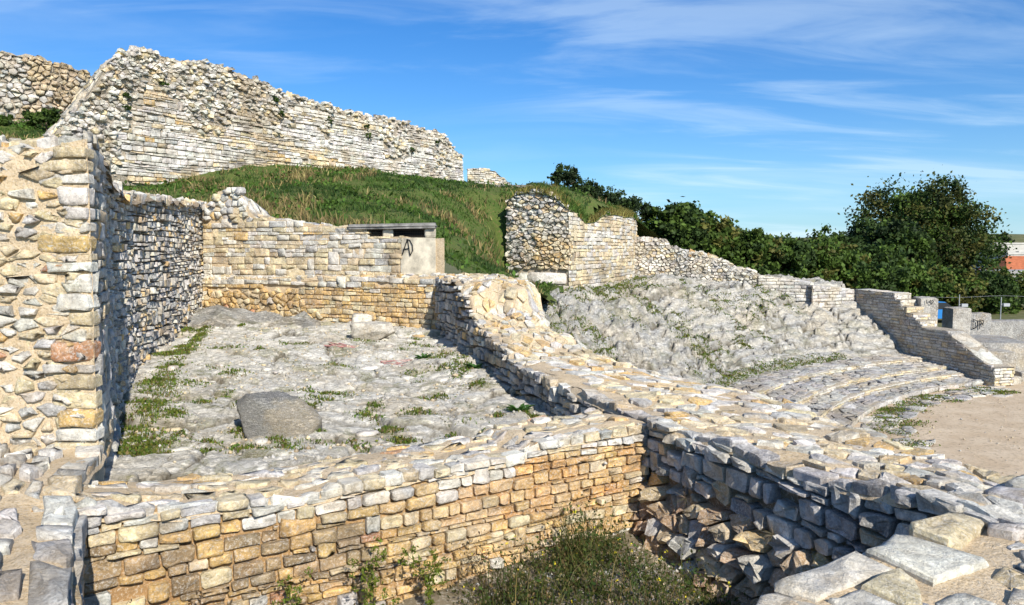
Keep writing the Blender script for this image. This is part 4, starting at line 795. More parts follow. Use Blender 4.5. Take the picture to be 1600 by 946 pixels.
block('lettered_block', 'upright grey block with the black letters DP sprayed on it', 27.35, 28.85, 46, 46.8, gz, -3.83, (0.40, 0.395, 0.385), -.03)
dp = Path([(27.35, 45.98), (28.85, 45.94)])
V, F = ribbon([[(.02, -5.3), (.04, -4.05)], [(.33, -4.75), (.33, -4.2)], [(.33, -4.2), (.55, -4.28), (.60, -4.48), (.53, -4.68), (.33, -4.75)], [(.72, -4.75), (.72, -4.22)], [(.72, -4.22), (.92, -4.26), (.93, -4.42), (.72, -4.48)], [(.90, -4.46), (.92, -4.56)]], dp, .05, .07)
mark('letters', 'black sprayed letters DP on the upright grey block', V, F)
block('tall_block', 'tall pale pillar of cut stone left of the lettered block', 26.0, 27.15, 45.2, 46.3, gz, -3.45, (0.55, 0.52, 0.47), .05)
block('plinth_block', 'pale footing stones under the lettered block', 26.4, 29.6, 44.6, 46.0, gz, -5.25, (0.48, 0.46, 0.42), -.05)
block('low_block', 'low grey block just right of the lettered block', 29.0, 30.6, 46.6, 47.6, gz, -4.4, (0.44, 0.43, 0.41), -.02)
block('low_block', 'far low grey block at the right edge behind the grass strip', 31.2, 34.0, 49.5, 50.6, gz, -4.6, (0.36, 0.355, 0.35), .02)
block('pedestal', 'square masonry pedestal at the foot of the sloping coping', 23.2, 24.55, 37.0, 38.4, gz, -4.95, (0.54, 0.50, 0.43), -.12)
block('terrace_block', 'flat stone terrace behind the square pedestal', 23.4, 26.6, 38.5, 42.5, gz, -4.7, (0.42, 0.41, 0.39), -.25)
block('edge_wall', 'long dark low wall cut off by the right edge of the picture', 25.2, 32.0, 38.6, 39.5, gz, -4.75, (0.33, 0.32, 0.31), .0, 12)
block('small_block', 'small pale block on the sand near the end of the tiers', 23.2, 23.9, 35.6, 36.2, -6.4, -5.95, (0.60, 0.55, 0.45), .3)
block('footing_block', 'low pale block against the foot of the dark edge wall', 24.3, 25.7, 36.2, 36.9, -6.6, -5.85, (0.55, 0.52, 0.46), -.1)
block('cover_slab', 'thin dark slab lying on the hill crest beside the bastion', -0.95, 1.2, 41.0, 42.3, 3.2, 3.42, (0.20, 0.195, 0.19), .1)

# boulders and loose stones on the room floor
def boulder(name, label, c, size, rz, mat, col=None, seed=0, sharp=.22, big=False):
    """a rock: a block cut by random planes, then roughened"""
    n, m = (56, 34) if big else (12, 8); r = np.random.default_rng(int(seed * 100)); a, b = np.meshgrid(np.linspace(0, 2 * math.pi, n), np.linspace(-math.pi / 2, math.pi / 2, m), indexing='ij')
    D = np.stack([np.cos(a) * np.cos(b), np.sin(a) * np.cos(b), np.sin(b)], -1); nn = r.normal(0, 1, (10, 3)); nn /= np.linalg.norm(nn, axis=1)[:, None]; nn[0] = (.05, -.05, .997); nn[1] = (.1, -.97, .2); nn[2] = (0, 0, -1); dist = r.uniform(.62, .95, 10); dist[0] = .62; dist[2] = .8
    t = np.maximum(D @ nn.T, 1e-3); f = np.min(dist / t, -1); f = np.minimum(f, 1.5); f = f * (1 + .07 * fbm(D[..., 0] * 3 + seed, D[..., 1] * 3, D[..., 2] * 3, 4))
    V = D * f[..., None] * np.array(size); V[-1] = V[0]; V[:, 0] = V[:, 0].mean(0); V[:, -1] = V[:, -1].mean(0)
    R = np.array([[math.cos(rz), -math.sin(rz), 0], [math.sin(rz), math.cos(rz), 0], [0, 0, 1]]); V = V.reshape(-1, 3) @ R.T; I = np.arange(n * m).reshape(n, m)
    o = link(name, mesh_np(name, V, np.stack([I[:-1, :-1], I[1:, :-1], I[1:, 1:], I[:-1, 1:]], -1).reshape(-1, 4), mat, smooth=big), None, c, label=label, category='stone' if 'loose' in name else 'boulder', kind='thing')
    if col: o.color = (*col, 1)
    return o
boulder('boulder', 'big grey flat-topped boulder lying on the rock floor', (-2.66, 8.2, -1.80), (.44, .30, .36), -.35, M['boulder'], seed=3.37, big=True)
boulder('boulder', 'smaller pale boulder near the back wall of the room', (-2.75, 15.3, -1.62), (.42, .30, .26), -.2, M['mid'], (0.60, 0.56, 0.48), seed=8.1, big=True)
boulder('boulder', 'pale upright stone leaning behind the smaller boulder', (-3.02, 15.6, -1.50), (.17, .15, .30), .3, M['mid'], (0.68, 0.64, 0.55), seed=4.7, big=True)
lr = random.Random(9); k_ = 0
while k_ < 45:
    y = lr.uniform(6.6, 17.5); x = lr.uniform(-4.0 - .33 * (y - 7), 2.6 - .2563 * y); z = float(floor_z(np.array(x), np.array(y))); s_ = lr.uniform(.025, .075) * (1 + .02 * y)
    boulder('loose_stone', 'small pale stone chip scattered on the rock floor of the room', (x, y, z + s_ * .15), (s_ * 1.3, s_, s_ * .6), lr.uniform(0, 3), M['near'], pick(lr, (4, WHITE), (3, CREAM), (1.5, OCHRE)), seed=k_ * 1.7, sharp=.5)['group'] = 'stone chips on the rock floor'; k_ += 1
for k_ in range(40):
    x = lr.uniform(-1.6, 1.3); y = lr.uniform(3.6, 5.2 + (x + 1.5) * .6); z = float(pit_z(np.array(x), np.array(y))); s_ = lr.uniform(.015, .05)
    boulder('loose_stone', 'small pale stone on the soil of the weedy pit', (x, y, z + s_ * .2), (s_ * 1.3, s_, s_ * .6), lr.uniform(0, 3), M['near'], pick(lr, (4, WHITE), (3, CREAM), (1.5, GREY)), seed=k_ * 2.7, sharp=.5)['group'] = 'stones in the pit'
def grit(name, label, x, y, zf, s0, s1, cols, seed):
    """loose gravel: small uneven octahedra, one joined object"""
    r = np.random.default_rng(seed); n_ = len(x); sz = s0 + (s1 - s0) * r.uniform(0, 1, n_) ** 3; P = np.stack([x, y, zf(x, y) + sz * .2], -1)
    B = np.array([(1, 0, 0), (0, 1, 0), (-1, 0, 0), (0, -1, 0), (.1, .1, .8), (0, 0, -.6)]); a = r.uniform(0, 6.28, n_); V = B[None] * sz[:, None, None] * r.uniform(.6, 1.3, (n_, 6, 1)); c_, s_ = np.cos(a)[:, None], np.sin(a)[:, None]
    V = np.stack([V[..., 0] * c_ - V[..., 1] * s_, V[..., 0] * s_ + V[..., 1] * c_, V[..., 2]], -1) + P[:, None]; f = np.array([(0, 1, 4), (1, 2, 4), (2, 3, 4), (3, 0, 4), (1, 0, 5), (2, 1, 5), (3, 2, 5), (0, 3, 5)])
    F = (np.arange(n_)[:, None, None] * 6 + f[None]).reshape(-1, 3); C = np.repeat(np.array(cols)[r.integers(0, len(cols), n_)] * r.uniform(.8, 1.1, (n_, 1)), 6, 0)
    link(name, mesh_np(name, V.reshape(-1, 3), F, M['near_joined'], C), None, label=label, category='gravel', kind='stuff')
gr = np.random.default_rng(31); X = gr.uniform(-2.4, 2.0, 5200); Y = gr.uniform(3.3, 6.8, 5200); q = (Y < 4.40 + (X + 2.55) * .631) & (gr.uniform(0, 1, 5200) < .45 + .5 * fbm(X * 2, Y * 2, 3., 2)); grit('pit_gravel', 'pale stone chips and gravel on the soil of the pit', X[q], Y[q], pit_z, .006, .035, (WHITE, CREAM, GREY, TAN), 1)
Y = gr.uniform(6.5, 17.5, 9000); X = -3.6 - .33 * (Y - 6.5) + gr.uniform(0, 1, 9000) * (5.2 + .05 * Y); q = (X < 2.7 - .2563 * Y) & (fbm(X * 1.3, Y * 1.3, 5., 3) > .12); grit('floor_gravel', 'broken stone chips scattered over the rock floor', X[q], Y[q], floor_z, .006, .036, (GREY, CREAM, GREY, TAN), 2)
d = np.radians(gr.uniform(115, 185, 1000)); rr = 22 - 13 * gr.uniform(0, 1, 1000) ** 2; grit('orchestra_gravel', 'small pebbles and dark chips on the sandy orchestra', CEN[0] + rr * np.cos(d), CEN[1] + rr * np.sin(d), lambda x, y: np.full_like(x, ORZ), .01, .05, (GREY, TAN, TAN, CREAM), 3)
# faded red paint on the rock floor
class FloorS:
    def face(s, a, v, d): return np.stack([a, v, floor_z(np.asarray(a), np.asarray(v)) + np.asarray(d)], -1)
rs = []
for cx_, cy_, n_, lb in ((-3.3, 14.5, 9, 'faded red paint smear on the rock floor near the back wall'), (-2.05, 13.2, 5, 'faint red paint smear on the rock floor right of the small boulder')):
    x, y = cx_ - .4, cy_; st_ = [(x, y)]
    for q in range(n_ * 3): x, y = cx_ + .45 * math.sin(q * 1.9) * (.5 + .5 * lr.random()), cy_ + lr.uniform(-.2, .2); st_.append((x, y))
    V, F = ribbon([st_], FloorS(), .014, .008); mark('red_paint', lb, V, F, M['redpaint'], 'paint mark')

# ------------------------------------------------------------------ vegetation
def blades(P, h, wd, col, lean=.35, rng=NR):
    """upright tapering blades: root points P, heights h"""
    n = len(P); a = rng.uniform(0, 2 * math.pi, n); dx, dy = np.cos(a) * wd / 2, np.sin(a) * wd / 2; l = rng.uniform(0, lean, n) * h; b = rng.uniform(0, 2 * math.pi, n); lx, ly = np.cos(b) * l, np.sin(b) * l
    z = np.zeros(n); V = np.stack([P + np.stack([dx, dy, z], -1), P - np.stack([dx, dy, z], -1), P + np.stack([lx * .4 - dx * .7, ly * .4 - dy * .7, h * .6], -1), P + np.stack([lx * .4 + dx * .7, ly * .4 + dy * .7, h * .6], -1), P + np.stack([lx, ly, h * rng.uniform(.85, 1, n)], -1)], 1)
    i = np.arange(n)[:, None] * 5; F = np.concatenate([i + np.array([0, 1, 2]), i + np.array([0, 2, 3]), i + np.array([3, 2, 4])]); return V.reshape(-1, 3), F, np.repeat(col, 5, 0)
def leaves(P, size, col, rng=NR, up=.3, long=1.6):
    n = len(P); d = rng.normal(0, 1, (n, 3)); d[:, 2] += up; d /= np.linalg.norm(d, axis=1)[:, None]; e = np.cross(d, rng.normal(0, 1, (n, 3))); e /= np.linalg.norm(e, axis=1)[:, None]
    s_ = np.asarray(size)[:, None]; V = np.stack([P - d * s_ * long / 2, P + e * s_ / 2, P + d * s_ * long / 2, P - e * s_ / 2], 1); i = np.arange(n)[:, None] * 4
    return V.reshape(-1, 3), np.concatenate([i + np.array([0, 1, 2]), i + np.array([0, 2, 3])]), np.repeat(col, 4, 0)
def join(*parts):
    V, F, C, o = [], [], [], 0
    for v, f, c in parts: V.append(v); F.append(f + o); C.append(c); o += len(v)
    return np.concatenate(V), np.concatenate(F), np.concatenate(C)
def tint_(n, base, var=.3, rng=NR):
    c = np.array(base)[None] * rng.uniform(1 - var, 1 + var, (n, 1)); c = c * rng.uniform(.9, 1.1, (n, 3)); return c
G1, G2, STRAW, DRY, MOSS = (0.062, 0.115, 0.020), (0.036, 0.072, 0.016), (0.30, 0.24, 0.10), (0.16, 0.12, 0.055), (0.15, 0.17, 0.03)
def stuff(name, label, cat, V, F, C, mat='leaf'): return link(name, mesh_np(name, V, F, M[mat], C), None, label=label, category=cat, kind='stuff')
# turf on the mound
n = 260000; X = NR.uniform(-24, 9, n); Y = NR.uniform(17, 52, n)
keepm = ((Y > (20.57 - 0.5076 * (X + 8.29)) + 1.25) | ((X < -9.0 - .27 * (Y - 20.57)) & (Y > 24))) & (X < np.interp(Y, [17, 20, 27, 33.8, 37, 41, 46, 48, 52], [-0.6, -0.1, 0.9, 1.9, 3.4, 5.2, 7.0, 9.5, 9])) & (X > -15.6 + .7 * (Y - 32) - 13 * (X < -16))
keepm &= NR.uniform(0, 1, n) < np.clip(.72 + 1.5 * fbm(X * .9, Y * .9, 21., 4), .08, 1)
keepm &= ~((Y > 32 + (X + 15.1) / .7 - .3) & (X > -17.5) & (X < -3)); path_ = np.abs(X - np.interp(Y, [19, 24, 30, 38], [-1.9, -1.55, -1.3, -.8])) < .22; keepm &= ~(path_ & (NR.uniform(0, 1, n) < .8))
X, Y = X[keepm], Y[keepm]; n = len(X); dry = fbm(X * .42 + 3, Y * .42, 1.0, 4) + .3 * fbm(X * 2, Y * 2, 4., 2); slope = np.clip((mound_f(X, Y + .5) - mound_f(X, Y - .5)), 0, .6)
dr = NR.uniform(0, 1, n) < np.clip((dry - .0) * 2.4, 0, .85) * np.where((Y > 21) & (Y < 34), 1, .35); cc = np.where(dr[:, None], tint_(n, STRAW, .4) * np.where(NR.uniform(0, 1, n) < .45, .55, 1)[:, None], np.where((fbm(X * .7, Y * .7, 8.) > 0)[:, None], tint_(n, G1, .35), tint_(n, G2, .35)))
h = NR.uniform(.04, .18, n) * (1 + .8 * dr) * np.clip(1 + 1.3 * fbm(X * 1.3, Y * 1.3, 5., 4), .3, 2.2); stuff('mound_grass', 'green and straw coloured grass covering the bank below the great wall', 'grass', *blades(np.stack([X, Y, mound_z(X, Y) - .02], -1), h, .016 + .0009 * Y, cc, .9))
tS_ = NR.uniform(.3, bs.len, 9000); tV_ = NR.uniform(-.05, bsT.w, 9000); Pb = bsT.face(tS_, tV_, np.full(9000, -.03)); stuff('bastion_grass', 'green and dry grass hanging over the top of the bastion', 'grass', *blades(Pb, NR.uniform(.10, .38, 9000), .05, np.where((fbm(tS_ * .8, tV_, 3.) > -.1)[:, None], tint_(9000, (0.20, 0.18, 0.05), .4), tint_(9000, G1, .3)), 1.1))
# broad-leaved weeds scattered over the bank
sel = NR.choice(n, 16000); cl = fbm(X[sel] * .9, Y[sel] * .9, 12., 3) > .12; sel = sel[cl]; Pq = np.stack([X[sel], Y[sel], mound_z(X[sel], Y[sel]) + NR.uniform(.02, .25, len(sel))], -1)
stuff('bank_weeds', 'low leafy weeds mixed into the grassy bank', 'weeds', *leaves(Pq, NR.uniform(.06, .13, len(sel)), tint_(len(sel), (0.07, 0.13, 0.02), .4)))
# tufts on rock: (x, y, radius, count)
def tuft(zf, spots, seed, hmin=.02, hmax=.09, leaf=.018, kb=.55):
    rng = np.random.default_rng(seed); L1, L2 = [], []; cb, cl_ = [], []
    for x, y, rx, ry, k in spots:
        a = rng.normal(0, .45, (k, 2)); px, py = x + a[:, 0] * rx, y + a[:, 1] * ry; z = zf(px, py); f = np.exp(-(a ** 2).sum(1)); m = rng.uniform(0, 1, k) < kb
        P = np.stack([px, py, z - .005], -1); L1.append(np.c_[P[m], (hmin + (hmax - hmin) * f * rng.uniform(.4, 1, k))[m]]); Pl = P.copy(); Pl[:, 2] += rng.uniform(0, hmax * .7, k) * f; L2.append(Pl[~m])
    A = np.concatenate(L1); B = np.concatenate(L2); pal = lambda n_: np.where(rng.uniform(0, 1, (n_, 1)) < .55, tint_(n_, (0.09, 0.145, 0.02), .35, rng), np.where(rng.uniform(0, 1, (n_, 1)) < .6, tint_(n_, (0.17, 0.18, 0.03), .3, rng), tint_(n_, DRY, .3, rng)))
    return join(blades(A[:, :3], A[:, 3], .006 + .0005 * A[:, 1], pal(len(A)), .8, rng), leaves(B, rng.uniform(.6, 1.4, len(B)) * (leaf + .0006 * B[:, 1]), pal(len(B)), rng, .5))
def fpt(px, py, z=-1.93):
    a, b, c = (px - 800) / FPX, CP + (473 - py) / FPX * SP, -SP + (473 - py) / FPX * CP; t = z / c; return a * t, b * t
spots = [(*fpt(px, py), rx, ry, k) for px, py, rx, ry, k in ((350, 555, .5, .4, 260), (364, 590, .28, .2, 160), (507, 609, .45, .18, 420), (483, 638, .15, .15, 200), (490, 675, .13, .1, 200), (318, 624, .16, .2, 200), (378, 672, .16, .12, 200), (273, 652, .18, .15, 220),
    (329, 684, .16, .12, 220), (385, 712, .24, .1, 260), (315, 712, .2, .1, 200), (575, 650, .22, .22, 260), (605, 673, .2, .16, 380), (630, 687, .18, .08, 260), (451, 547, .22, .15, 120), (567, 544, .35, .3, 160), (518, 502, .6, .15, 220), (440, 500, .8, .15, 220), (590, 505, .5, .15, 200), (647, 512, .7, .4, 420),
    (686, 617, .2, .15, 120), (644, 580, .25, .2, 120), (660, 545, .4, .3, 220), (720, 575, .25, .8, 600), (745, 596, .2, .4, 400), (690, 560, .3, .6, 300), (835, 652, .16, .12, 320), (300, 600, .3, .3, 160), (250, 690, .2, .15, 200), (430, 690, .2, .1, 140))]
for t_ in np.linspace(0, 1, 26): spots.append((np.interp(t_, [0, .45, 1], [-3.75, -5.75, -7.9]) + .22, np.interp(t_, [0, .45, 1], [7.0, 12.2, 20.2]), .26 + .16 * nz1(t_ * 9), .4, int(300 + 220 * nz1(t_ * 23, 3))))
for k_ in range(60):
    px, py = lr.uniform(190, 800), lr.uniform(500, 715)
    if 200 + (715 - py) * .55 < px < 640 + (py - 500) * .9: spots.append((*fpt(px, py), lr.uniform(.08, .35), lr.uniform(.06, .2), int(lr.uniform(40, 170))))
for px, py in ((206, 690), (215, 660), (225, 625), (245, 595), (230, 710), (260, 560), (290, 530)): spots.append((*fpt(px, py), .3, .3, 480))
stuff('floor_tufts', 'green and yellowish tufts of grass and clover growing on the rock floor', 'weeds', *tuft(floor_z, spots, 4))
cr = np.random.default_rng(6); csp = []
for k_ in range(420):
    d, r0 = cr.uniform(118, 178), cr.uniform(27.6, 35); x, y = polar(r0, d); wgt = float(fbm(np.array(x * .35), np.array(y * .35), 2., 3)) + (.25 if r0 > 31 else 0)
    if wgt > .16: csp.append((x, y, cr.uniform(.3, .9), cr.uniform(.2, .5), int(cr.uniform(60, 200))))
for d in np.linspace(122, 172, 46): x, y = polar(27.55 + .15 * nz1(d * .5), d); csp.append((x, y, .5, .4, 130))
for t_ in np.linspace(0, 1, 22): x, y = bs.xy(BC - 1 + t_ * 11) + bs.nrm(BC - 1 + t_ * 11) * (.5 + .7 * cr.random()); csp.append((x, y, .8, .6, 260))
stuff('slope_tufts', 'mossy green tufts in the ledges of the grey rock slope', 'weeds', *tuft(cavea_z, csp, 9, .03, .14, .03))
csp = [(*polar(cr.uniform(20.6, 22.4), d), .8, .45, 200) for d in cr.uniform(116, 160, 40)]
stuff('rim_moss', 'flat patches of green moss between the paving slabs by the orchestra', 'moss', *tuft(lambda x, y: np.full_like(np.asarray(x, float), -6.28), csp, 19, .01, .05, .03))
# weeds in the pit: stems, small leaves, yellow flowers
rng = np.random.default_rng(77); n = 24000; X = rng.uniform(-2.6, 2.3, n); Y = rng.uniform(3.2, 6.9, n); fy = 4.42 + (X + 2.55) * .631
keepm = (Y < fy - .03) & (X < 2.829 - .2563 * Y + .25 + np.clip(6.8 - Y, 0, 9) * .20); X, Y, fy = X[keepm], Y[keepm], fy[keepm]
dens_cut = .75 * np.clip((X - 1.4) / .4, 0, 1) + .55 * np.exp(-((X - .15) / .6) ** 2 - ((Y - 4.75) / .35) ** 2)
dens = np.clip(.13 + .9 * fbm(X * 1.7, Y * 1.7, 6., 3) + .60 * np.exp(-((X - .85) / .85) ** 2 - ((Y - 5.6) / .9) ** 2) + .25 * np.exp(-((fy - Y) / .3) ** 2) - dens_cut, 0, 1); keepm = rng.uniform(0, 1, len(X)) < dens; X, Y, dens = X[keepm], Y[keepm], dens[keepm]; n = len(X)
Z0 = pit_z(X, Y); H = (.03 + .46 * (.3 + dens) * rng.uniform(.1, 1, n) ** 2.2); pal = np.where(rng.uniform(0, 1, (n, 1)) < .55, tint_(n, (0.062, 0.075, 0.016), .5, rng), np.where(rng.uniform(0, 1, (n, 1)) < .5, tint_(n, (0.17, 0.13, 0.055), .45, rng), tint_(n, (0.05, 0.085, 0.02), .3, rng)))
p1 = blades(np.stack([X, Y, Z0 - .01], -1), H, .0065, pal, .9, rng); k_ = rng.choice(n, 15000); Pl = np.stack([X[k_] + rng.normal(0, .04, 15000), Y[k_] + rng.normal(0, .04, 15000), Z0[k_] + H[k_] * rng.uniform(.05, 1, 15000)], -1); p2 = leaves(Pl, rng.uniform(.008, .022, 15000), pal[k_] * .95, rng, .6, 2.0)
k_ = rng.choice(n, 130); Pf = np.stack([X[k_], Y[k_], Z0[k_] + H[k_] * 1.02], -1); Pf = np.repeat(Pf, 5, 0) + rng.normal(0, .005, (650, 3)); p3 = leaves(Pf, np.full(650, .013), tint_(650, (0.72, 0.62, 0.05), .15, rng), rng, 1.0, 1.1)
stuff('pit_weeds', 'dense weeds with tiny yellow flowers filling the pit', 'weeds', *join(p1, p2, p3))
# tall thin stalks in front of the orange wall, each its own plant
def tube(pts, r0, r1, k=5):
    P = np.array(pts, float); n_ = len(P); V = []
    for i in range(n_):
        t = P[min(i + 1, n_ - 1)] - P[max(i - 1, 0)]; t /= np.linalg.norm(t) + 1e-9; a = np.cross(t, (0.31, .2, .93) if abs(t[2]) < .9 else (1, 0, 0)); a /= np.linalg.norm(a); b = np.cross(t, a); r = r0 + (r1 - r0) * i / (n_ - 1)
        V += [P[i] + r * (math.cos(q) * a + math.sin(q) * b) for q in np.arange(k) * 2 * math.pi / k]
    F = [(i * k + j, i * k + (j + 1) % k, (i + 1) * k + j) for i in range(n_ - 1) for j in range(k)] + [(i * k + (j + 1) % k, (i + 1) * k + (j + 1) % k, (i + 1) * k + j) for i in range(n_ - 1) for j in range(k)]
    return np.array(V), np.array(F)
def stalk(label, x, y, h, seed, green):
    r = np.random.default_rng(seed); z = float(pit_z(np.array(x), np.array(y))); root = thing('tall_weed', label, 'weed', (x, y, z), 'tall weeds in front of the orange wall'); sv, sf, lp = [], [], []; o = 0
    for q in range(3 if green else 4):
        a = r.uniform(0, 6.28); sp = r.uniform(.05, .3) * h; pts = [(x + math.cos(a) * sp * t ** 1.5 + .02 * math.sin(5 * t + q), y + math.sin(a) * sp * t ** 1.5 * .6, z + h * t * (1 - .12 * q)) for t in np.linspace(0, 1, 7)]
        br = [pts] + [[pts[i], tuple(np.array(pts[i]) + r.normal(0, 1, 3) * (.05, .04, .02) + (0, 0, .07)), tuple(np.array(pts[i]) + r.normal(0, 1, 3) * (.08, .06, .02) + (0, 0, .13))] for i in (2, 3, 4, 5)]
        for b in br: v_, f_ = tube(b, .0028 if b is pts else .0016, .0009, 4); sv.append(v_); sf.append(f_ + o); o += len(v_)
        for b in br: lp += [np.array(p) + r.normal(0, .012, 3) for p in b[1:] for _ in range(14 if green else 2)]
    V, F = np.concatenate(sv), np.concatenate(sf); part('stem', V, F, M['leaf'], root, tint_(len(V), (0.05, 0.06, 0.02) if green else (0.07, 0.05, 0.03), .2))
    V, F, C = leaves(np.array(lp), r.uniform(.008, .016, len(lp)), tint_(len(lp), (0.12, 0.16, 0.02) if green else (0.08, 0.055, 0.03), .3), r, .8, 2.4); part('leaf_cluster', V, F, M['leaf'], root, C, kind='stuff')
for i, (x, y, h, gq, lb) in enumerate(((-2.25, 4.38, .62, 0, 'dry dark branching weed nearest the lower left corner wall'), (-1.95, 4.55, .66, 0, 'dry dark branching weed, second from the lower left corner'), (-1.62, 4.72, .5, 0, 'dry dark branching weed, third from the lower left corner'), (-1.42, 4.85, .58, 1, 'feathery green weed at the left of the stained wall face'), (-.98, 5.1, .62, 1, 'feathery green weed at the middle left of the stained wall face'), (-.60, 5.32, .45, 1, 'feathery green weed before the centre of the stained wall face'), (-.22, 5.55, .40, 0, 'reddish dry weed at the foot of the stained wall face'))): stalk(lb, x, y, h, 100 + i, gq)

# trees and bushes
def crown(c, R, nclump, per, leaf, cols, seed, low=-.75, lump=.65):
    r = np.random.default_rng(seed); d = r.normal(0, 1, (nclump, 3)); d /= np.linalg.norm(d, axis=1)[:, None]; d[:, 2] = np.where(d[:, 2] < low, -d[:, 2] * .5, d[:, 2])
    rad = (r.uniform(.35, 1, nclump)) ** .5 * (1 + lump * fbm(d[:, 0] * 1.6 + seed, d[:, 1] * 1.6, d[:, 2] * 1.6, 3)); cc = d * rad[:, None] * np.array(R); cs = r.uniform(.10, .24, nclump) * np.mean(R)
    P = np.repeat(cc, per, 0) + r.normal(0, 1, (nclump * per, 3)) * np.repeat(cs, per)[:, None] * np.array([.55, .55, .42]); tone = np.repeat(r.uniform(.65, 1.35, nclump), per)[:, None]; ci = np.repeat(r.integers(0, len(cols), nclump), per)
    C = np.array(cols)[ci] * tone * r.uniform(.75, 1.25, (nclump * per, 1)); return leaves(P + np.array(c), r.uniform(.6, 1.3, nclump * per) * leaf, C, r, .25, 1.5)
def tree(name, label, base, H, R, nclump, per, leaf, cols, seed, group=None, trunk=.25, cz=.55, cat='tree'):
    root = thing(name, label, cat, base, group); r = random.Random(seed); b = np.array(base, float); tv, tf, o = [], [], 0
    def add(p, r0, r1, k=7):
        nonlocal o
        v_, f_ = tube(p, r0, r1, k); tv.append(v_); tf.append(f_ + o); o += len(v_)
    top = b + np.array([r.uniform(-.05, .05) * H, 0, H * .75]); add([b + (0, 0, -.3), b + (0.02 * H, 0, H * .25), b + (-.01 * H, .02 * H, H * .5), top], trunk, trunk * .25)
    for q in range(9):
        a = r.uniform(0, 6.28); s_ = b + np.array([0, 0, H * r.uniform(.2, .55)]); e = s_ + np.array([math.cos(a) * R[0] * .75, math.sin(a) * R[1] * .75, H * r.uniform(.12, .35)]); add([s_, (s_ + e) / 2 + (0, 0, H * .04), e], trunk * .4, trunk * .06, 5)
    part('trunk', np.concatenate(tv), np.concatenate(tf), M['bark'], root); V, F, C = crown(b + (0, 0, H * cz), R, nclump, per, leaf, cols, seed); V[:, 2] = np.maximum(V[:, 2], b[2] + .02); part('crown', V, F, M['leaf'], root, C); return root
DK, MD, OL, YL = (0.036, 0.064, 0.016), (0.075, 0.125, 0.022), (0.115, 0.115, 0.028), (0.17, 0.15, 0.03)
tree('broad_tree', 'large rounded tree with loose olive crown at the right', (44.6, 84, -6.7), 13.8, (6.5, 6.2, 6.3), 400, 100, .24, (DK, MD, OL, DK, (0.06, 0.075, 0.02)), 1, None, .55, .55)
tree('dense_tree', 'dense dark tree overlapping the left side of the large tree', (38.2, 78, -6.7), 9.8, (4.1, 4.4, 4.6), 260, 75, .32, (DK, DK, (0.022, 0.04, 0.014), MD), 2, None, .4, .52)
tree('dense_tree', 'short dark evergreen standing between the bush row and the large tree', (31.0, 72, -6.7), 7.6, (4.2, 4, 4.0), 260, 70, .28, (DK, MD, DK), 3, None, .3, .5)
for i, (b, H, R_) in enumerate((((23.0, 66, -4.6), 5.6, (2.8, 2.6, 2.8)), ((26.8, 70, -5.2), 6.3, (3.0, 2.8, 3.1)), ((30.5, 75, -6.0), 7.6, (3.2, 3, 3.4)))): tree('dense_tree', ('rounded tree filling the skyline dip behind the bush row, left one', 'rounded tree filling the skyline dip behind the bush row, middle one', 'rounded tree filling the skyline dip behind the bush row, right one')[i], b, H, R_, 200, 65, .24, (DK, MD, DK, OL), 340 + i, None, .2, .52)
bl_ = [((4.2, 45.2, 2.2), 2.0, (1.1, .9, .9), 'dark leafy bush filling the gap behind the bastion top'), ((6.6, 49.2, 1.3), 2.6, (1.4, 1.1, 1.2), 'dark leafy bush behind the far end of the bastion'), ((2.95, 43.5, 2.6), 2.2, (.95, .9, 1.1), 'small dark bush on the crest above the bastion'), ((1.3, 46, 3.0), 1.0, (.55, .5, .45), 'tiny dark shrub on the skyline left of the bastion bush'), ((5.6, 48, 1.7), 2.3, (1.3, 1, 1.0), 'dark bush behind the right end of the bastion top'), ((7.6, 50, 1.0), 2.4, (1.2, 1.2, 1.2), 'narrow dark bush at the end of the bastion'),
    ((10.4, 50, -1.1), 4.1, (2.1, 1.9, 2.0), 'green bush rising behind the top of the rubble wall'), ((13.2, 51, -1.9), 4.4, (2.0, 1.9, 2.1), 'tall green bush, second from the bastion in the row'), ((15.8, 51, -2.4), 3.9, (1.9, 1.8, 2.0), 'rounded green bush above the grass strip'), ((18.2, 52, -2.8), 3.7, (2.0, 1.9, 1.9), 'bright green bush behind the long kerb wall'),
    ((20.6, 53.5, -3.2), 3.6, (2.1, 2, 1.9), 'low spreading bush above the short kerb wall'), ((23.4, 56, -4.0), 4.3, (2.4, 2.2, 2.2), 'dense bush behind the stepped retaining wall'), ((26.6, 58, -4.8), 4.9, (2.7, 2.3, 2.4), 'olive green bush above the steps of the retaining wall'), ((30.2, 60, -5.6), 4.9, (2.8, 2.4, 2.5), 'shady bush behind the heart block'), ((34.5, 62, -6.3), 5.0, (3.0, 2.5, 2.4), 'shady bush below the large tree'), ((39.5, 66, -6.7), 4.6, (3.2, 2.6, 2.3), 'dark low bush behind the lettered block'), ((45.0, 70, -6.7), 4.6, (3.4, 2.6, 2.3), 'dark low bush at the right edge below the house')]
for i, (b, H, R, lb) in enumerate(bl_): tree('bush', lb, b, H, R, 170 if i > 5 else 80, 62 if i > 5 else 45, .21 if i > 5 else .11, ((DK, MD, DK), (MD, MD, OL, (0.07, 0.12, 0.02)), (MD, DK, OL, MD))[i % 3] if i > 5 else (DK, (0.03, 0.05, 0.02)), 20 + i, 'bushes along the top of the theatre', .08, .5, 'bush')
for i, (b, R, lb) in enumerate((((-21.3, 35.6, 5.25), (.8, .6, .55), 'dark leafy shrub in front of the ruin at the far left'), ((-23.6, 36.0, 5.6), (.5, .4, .3), 'small dark shrub at the left edge below the ruin'), ((-22.6, 45, 8.9), (.7, .5, .5), 'small shrub on the skyline between the ruin and the great wall'))): tree('bush', lb, b, R[2] * 2, R, 60, 50, .10, (DK, MD, MD), 60 + i, 'shrubs by the far left ruin', .04, .5, 'bush')
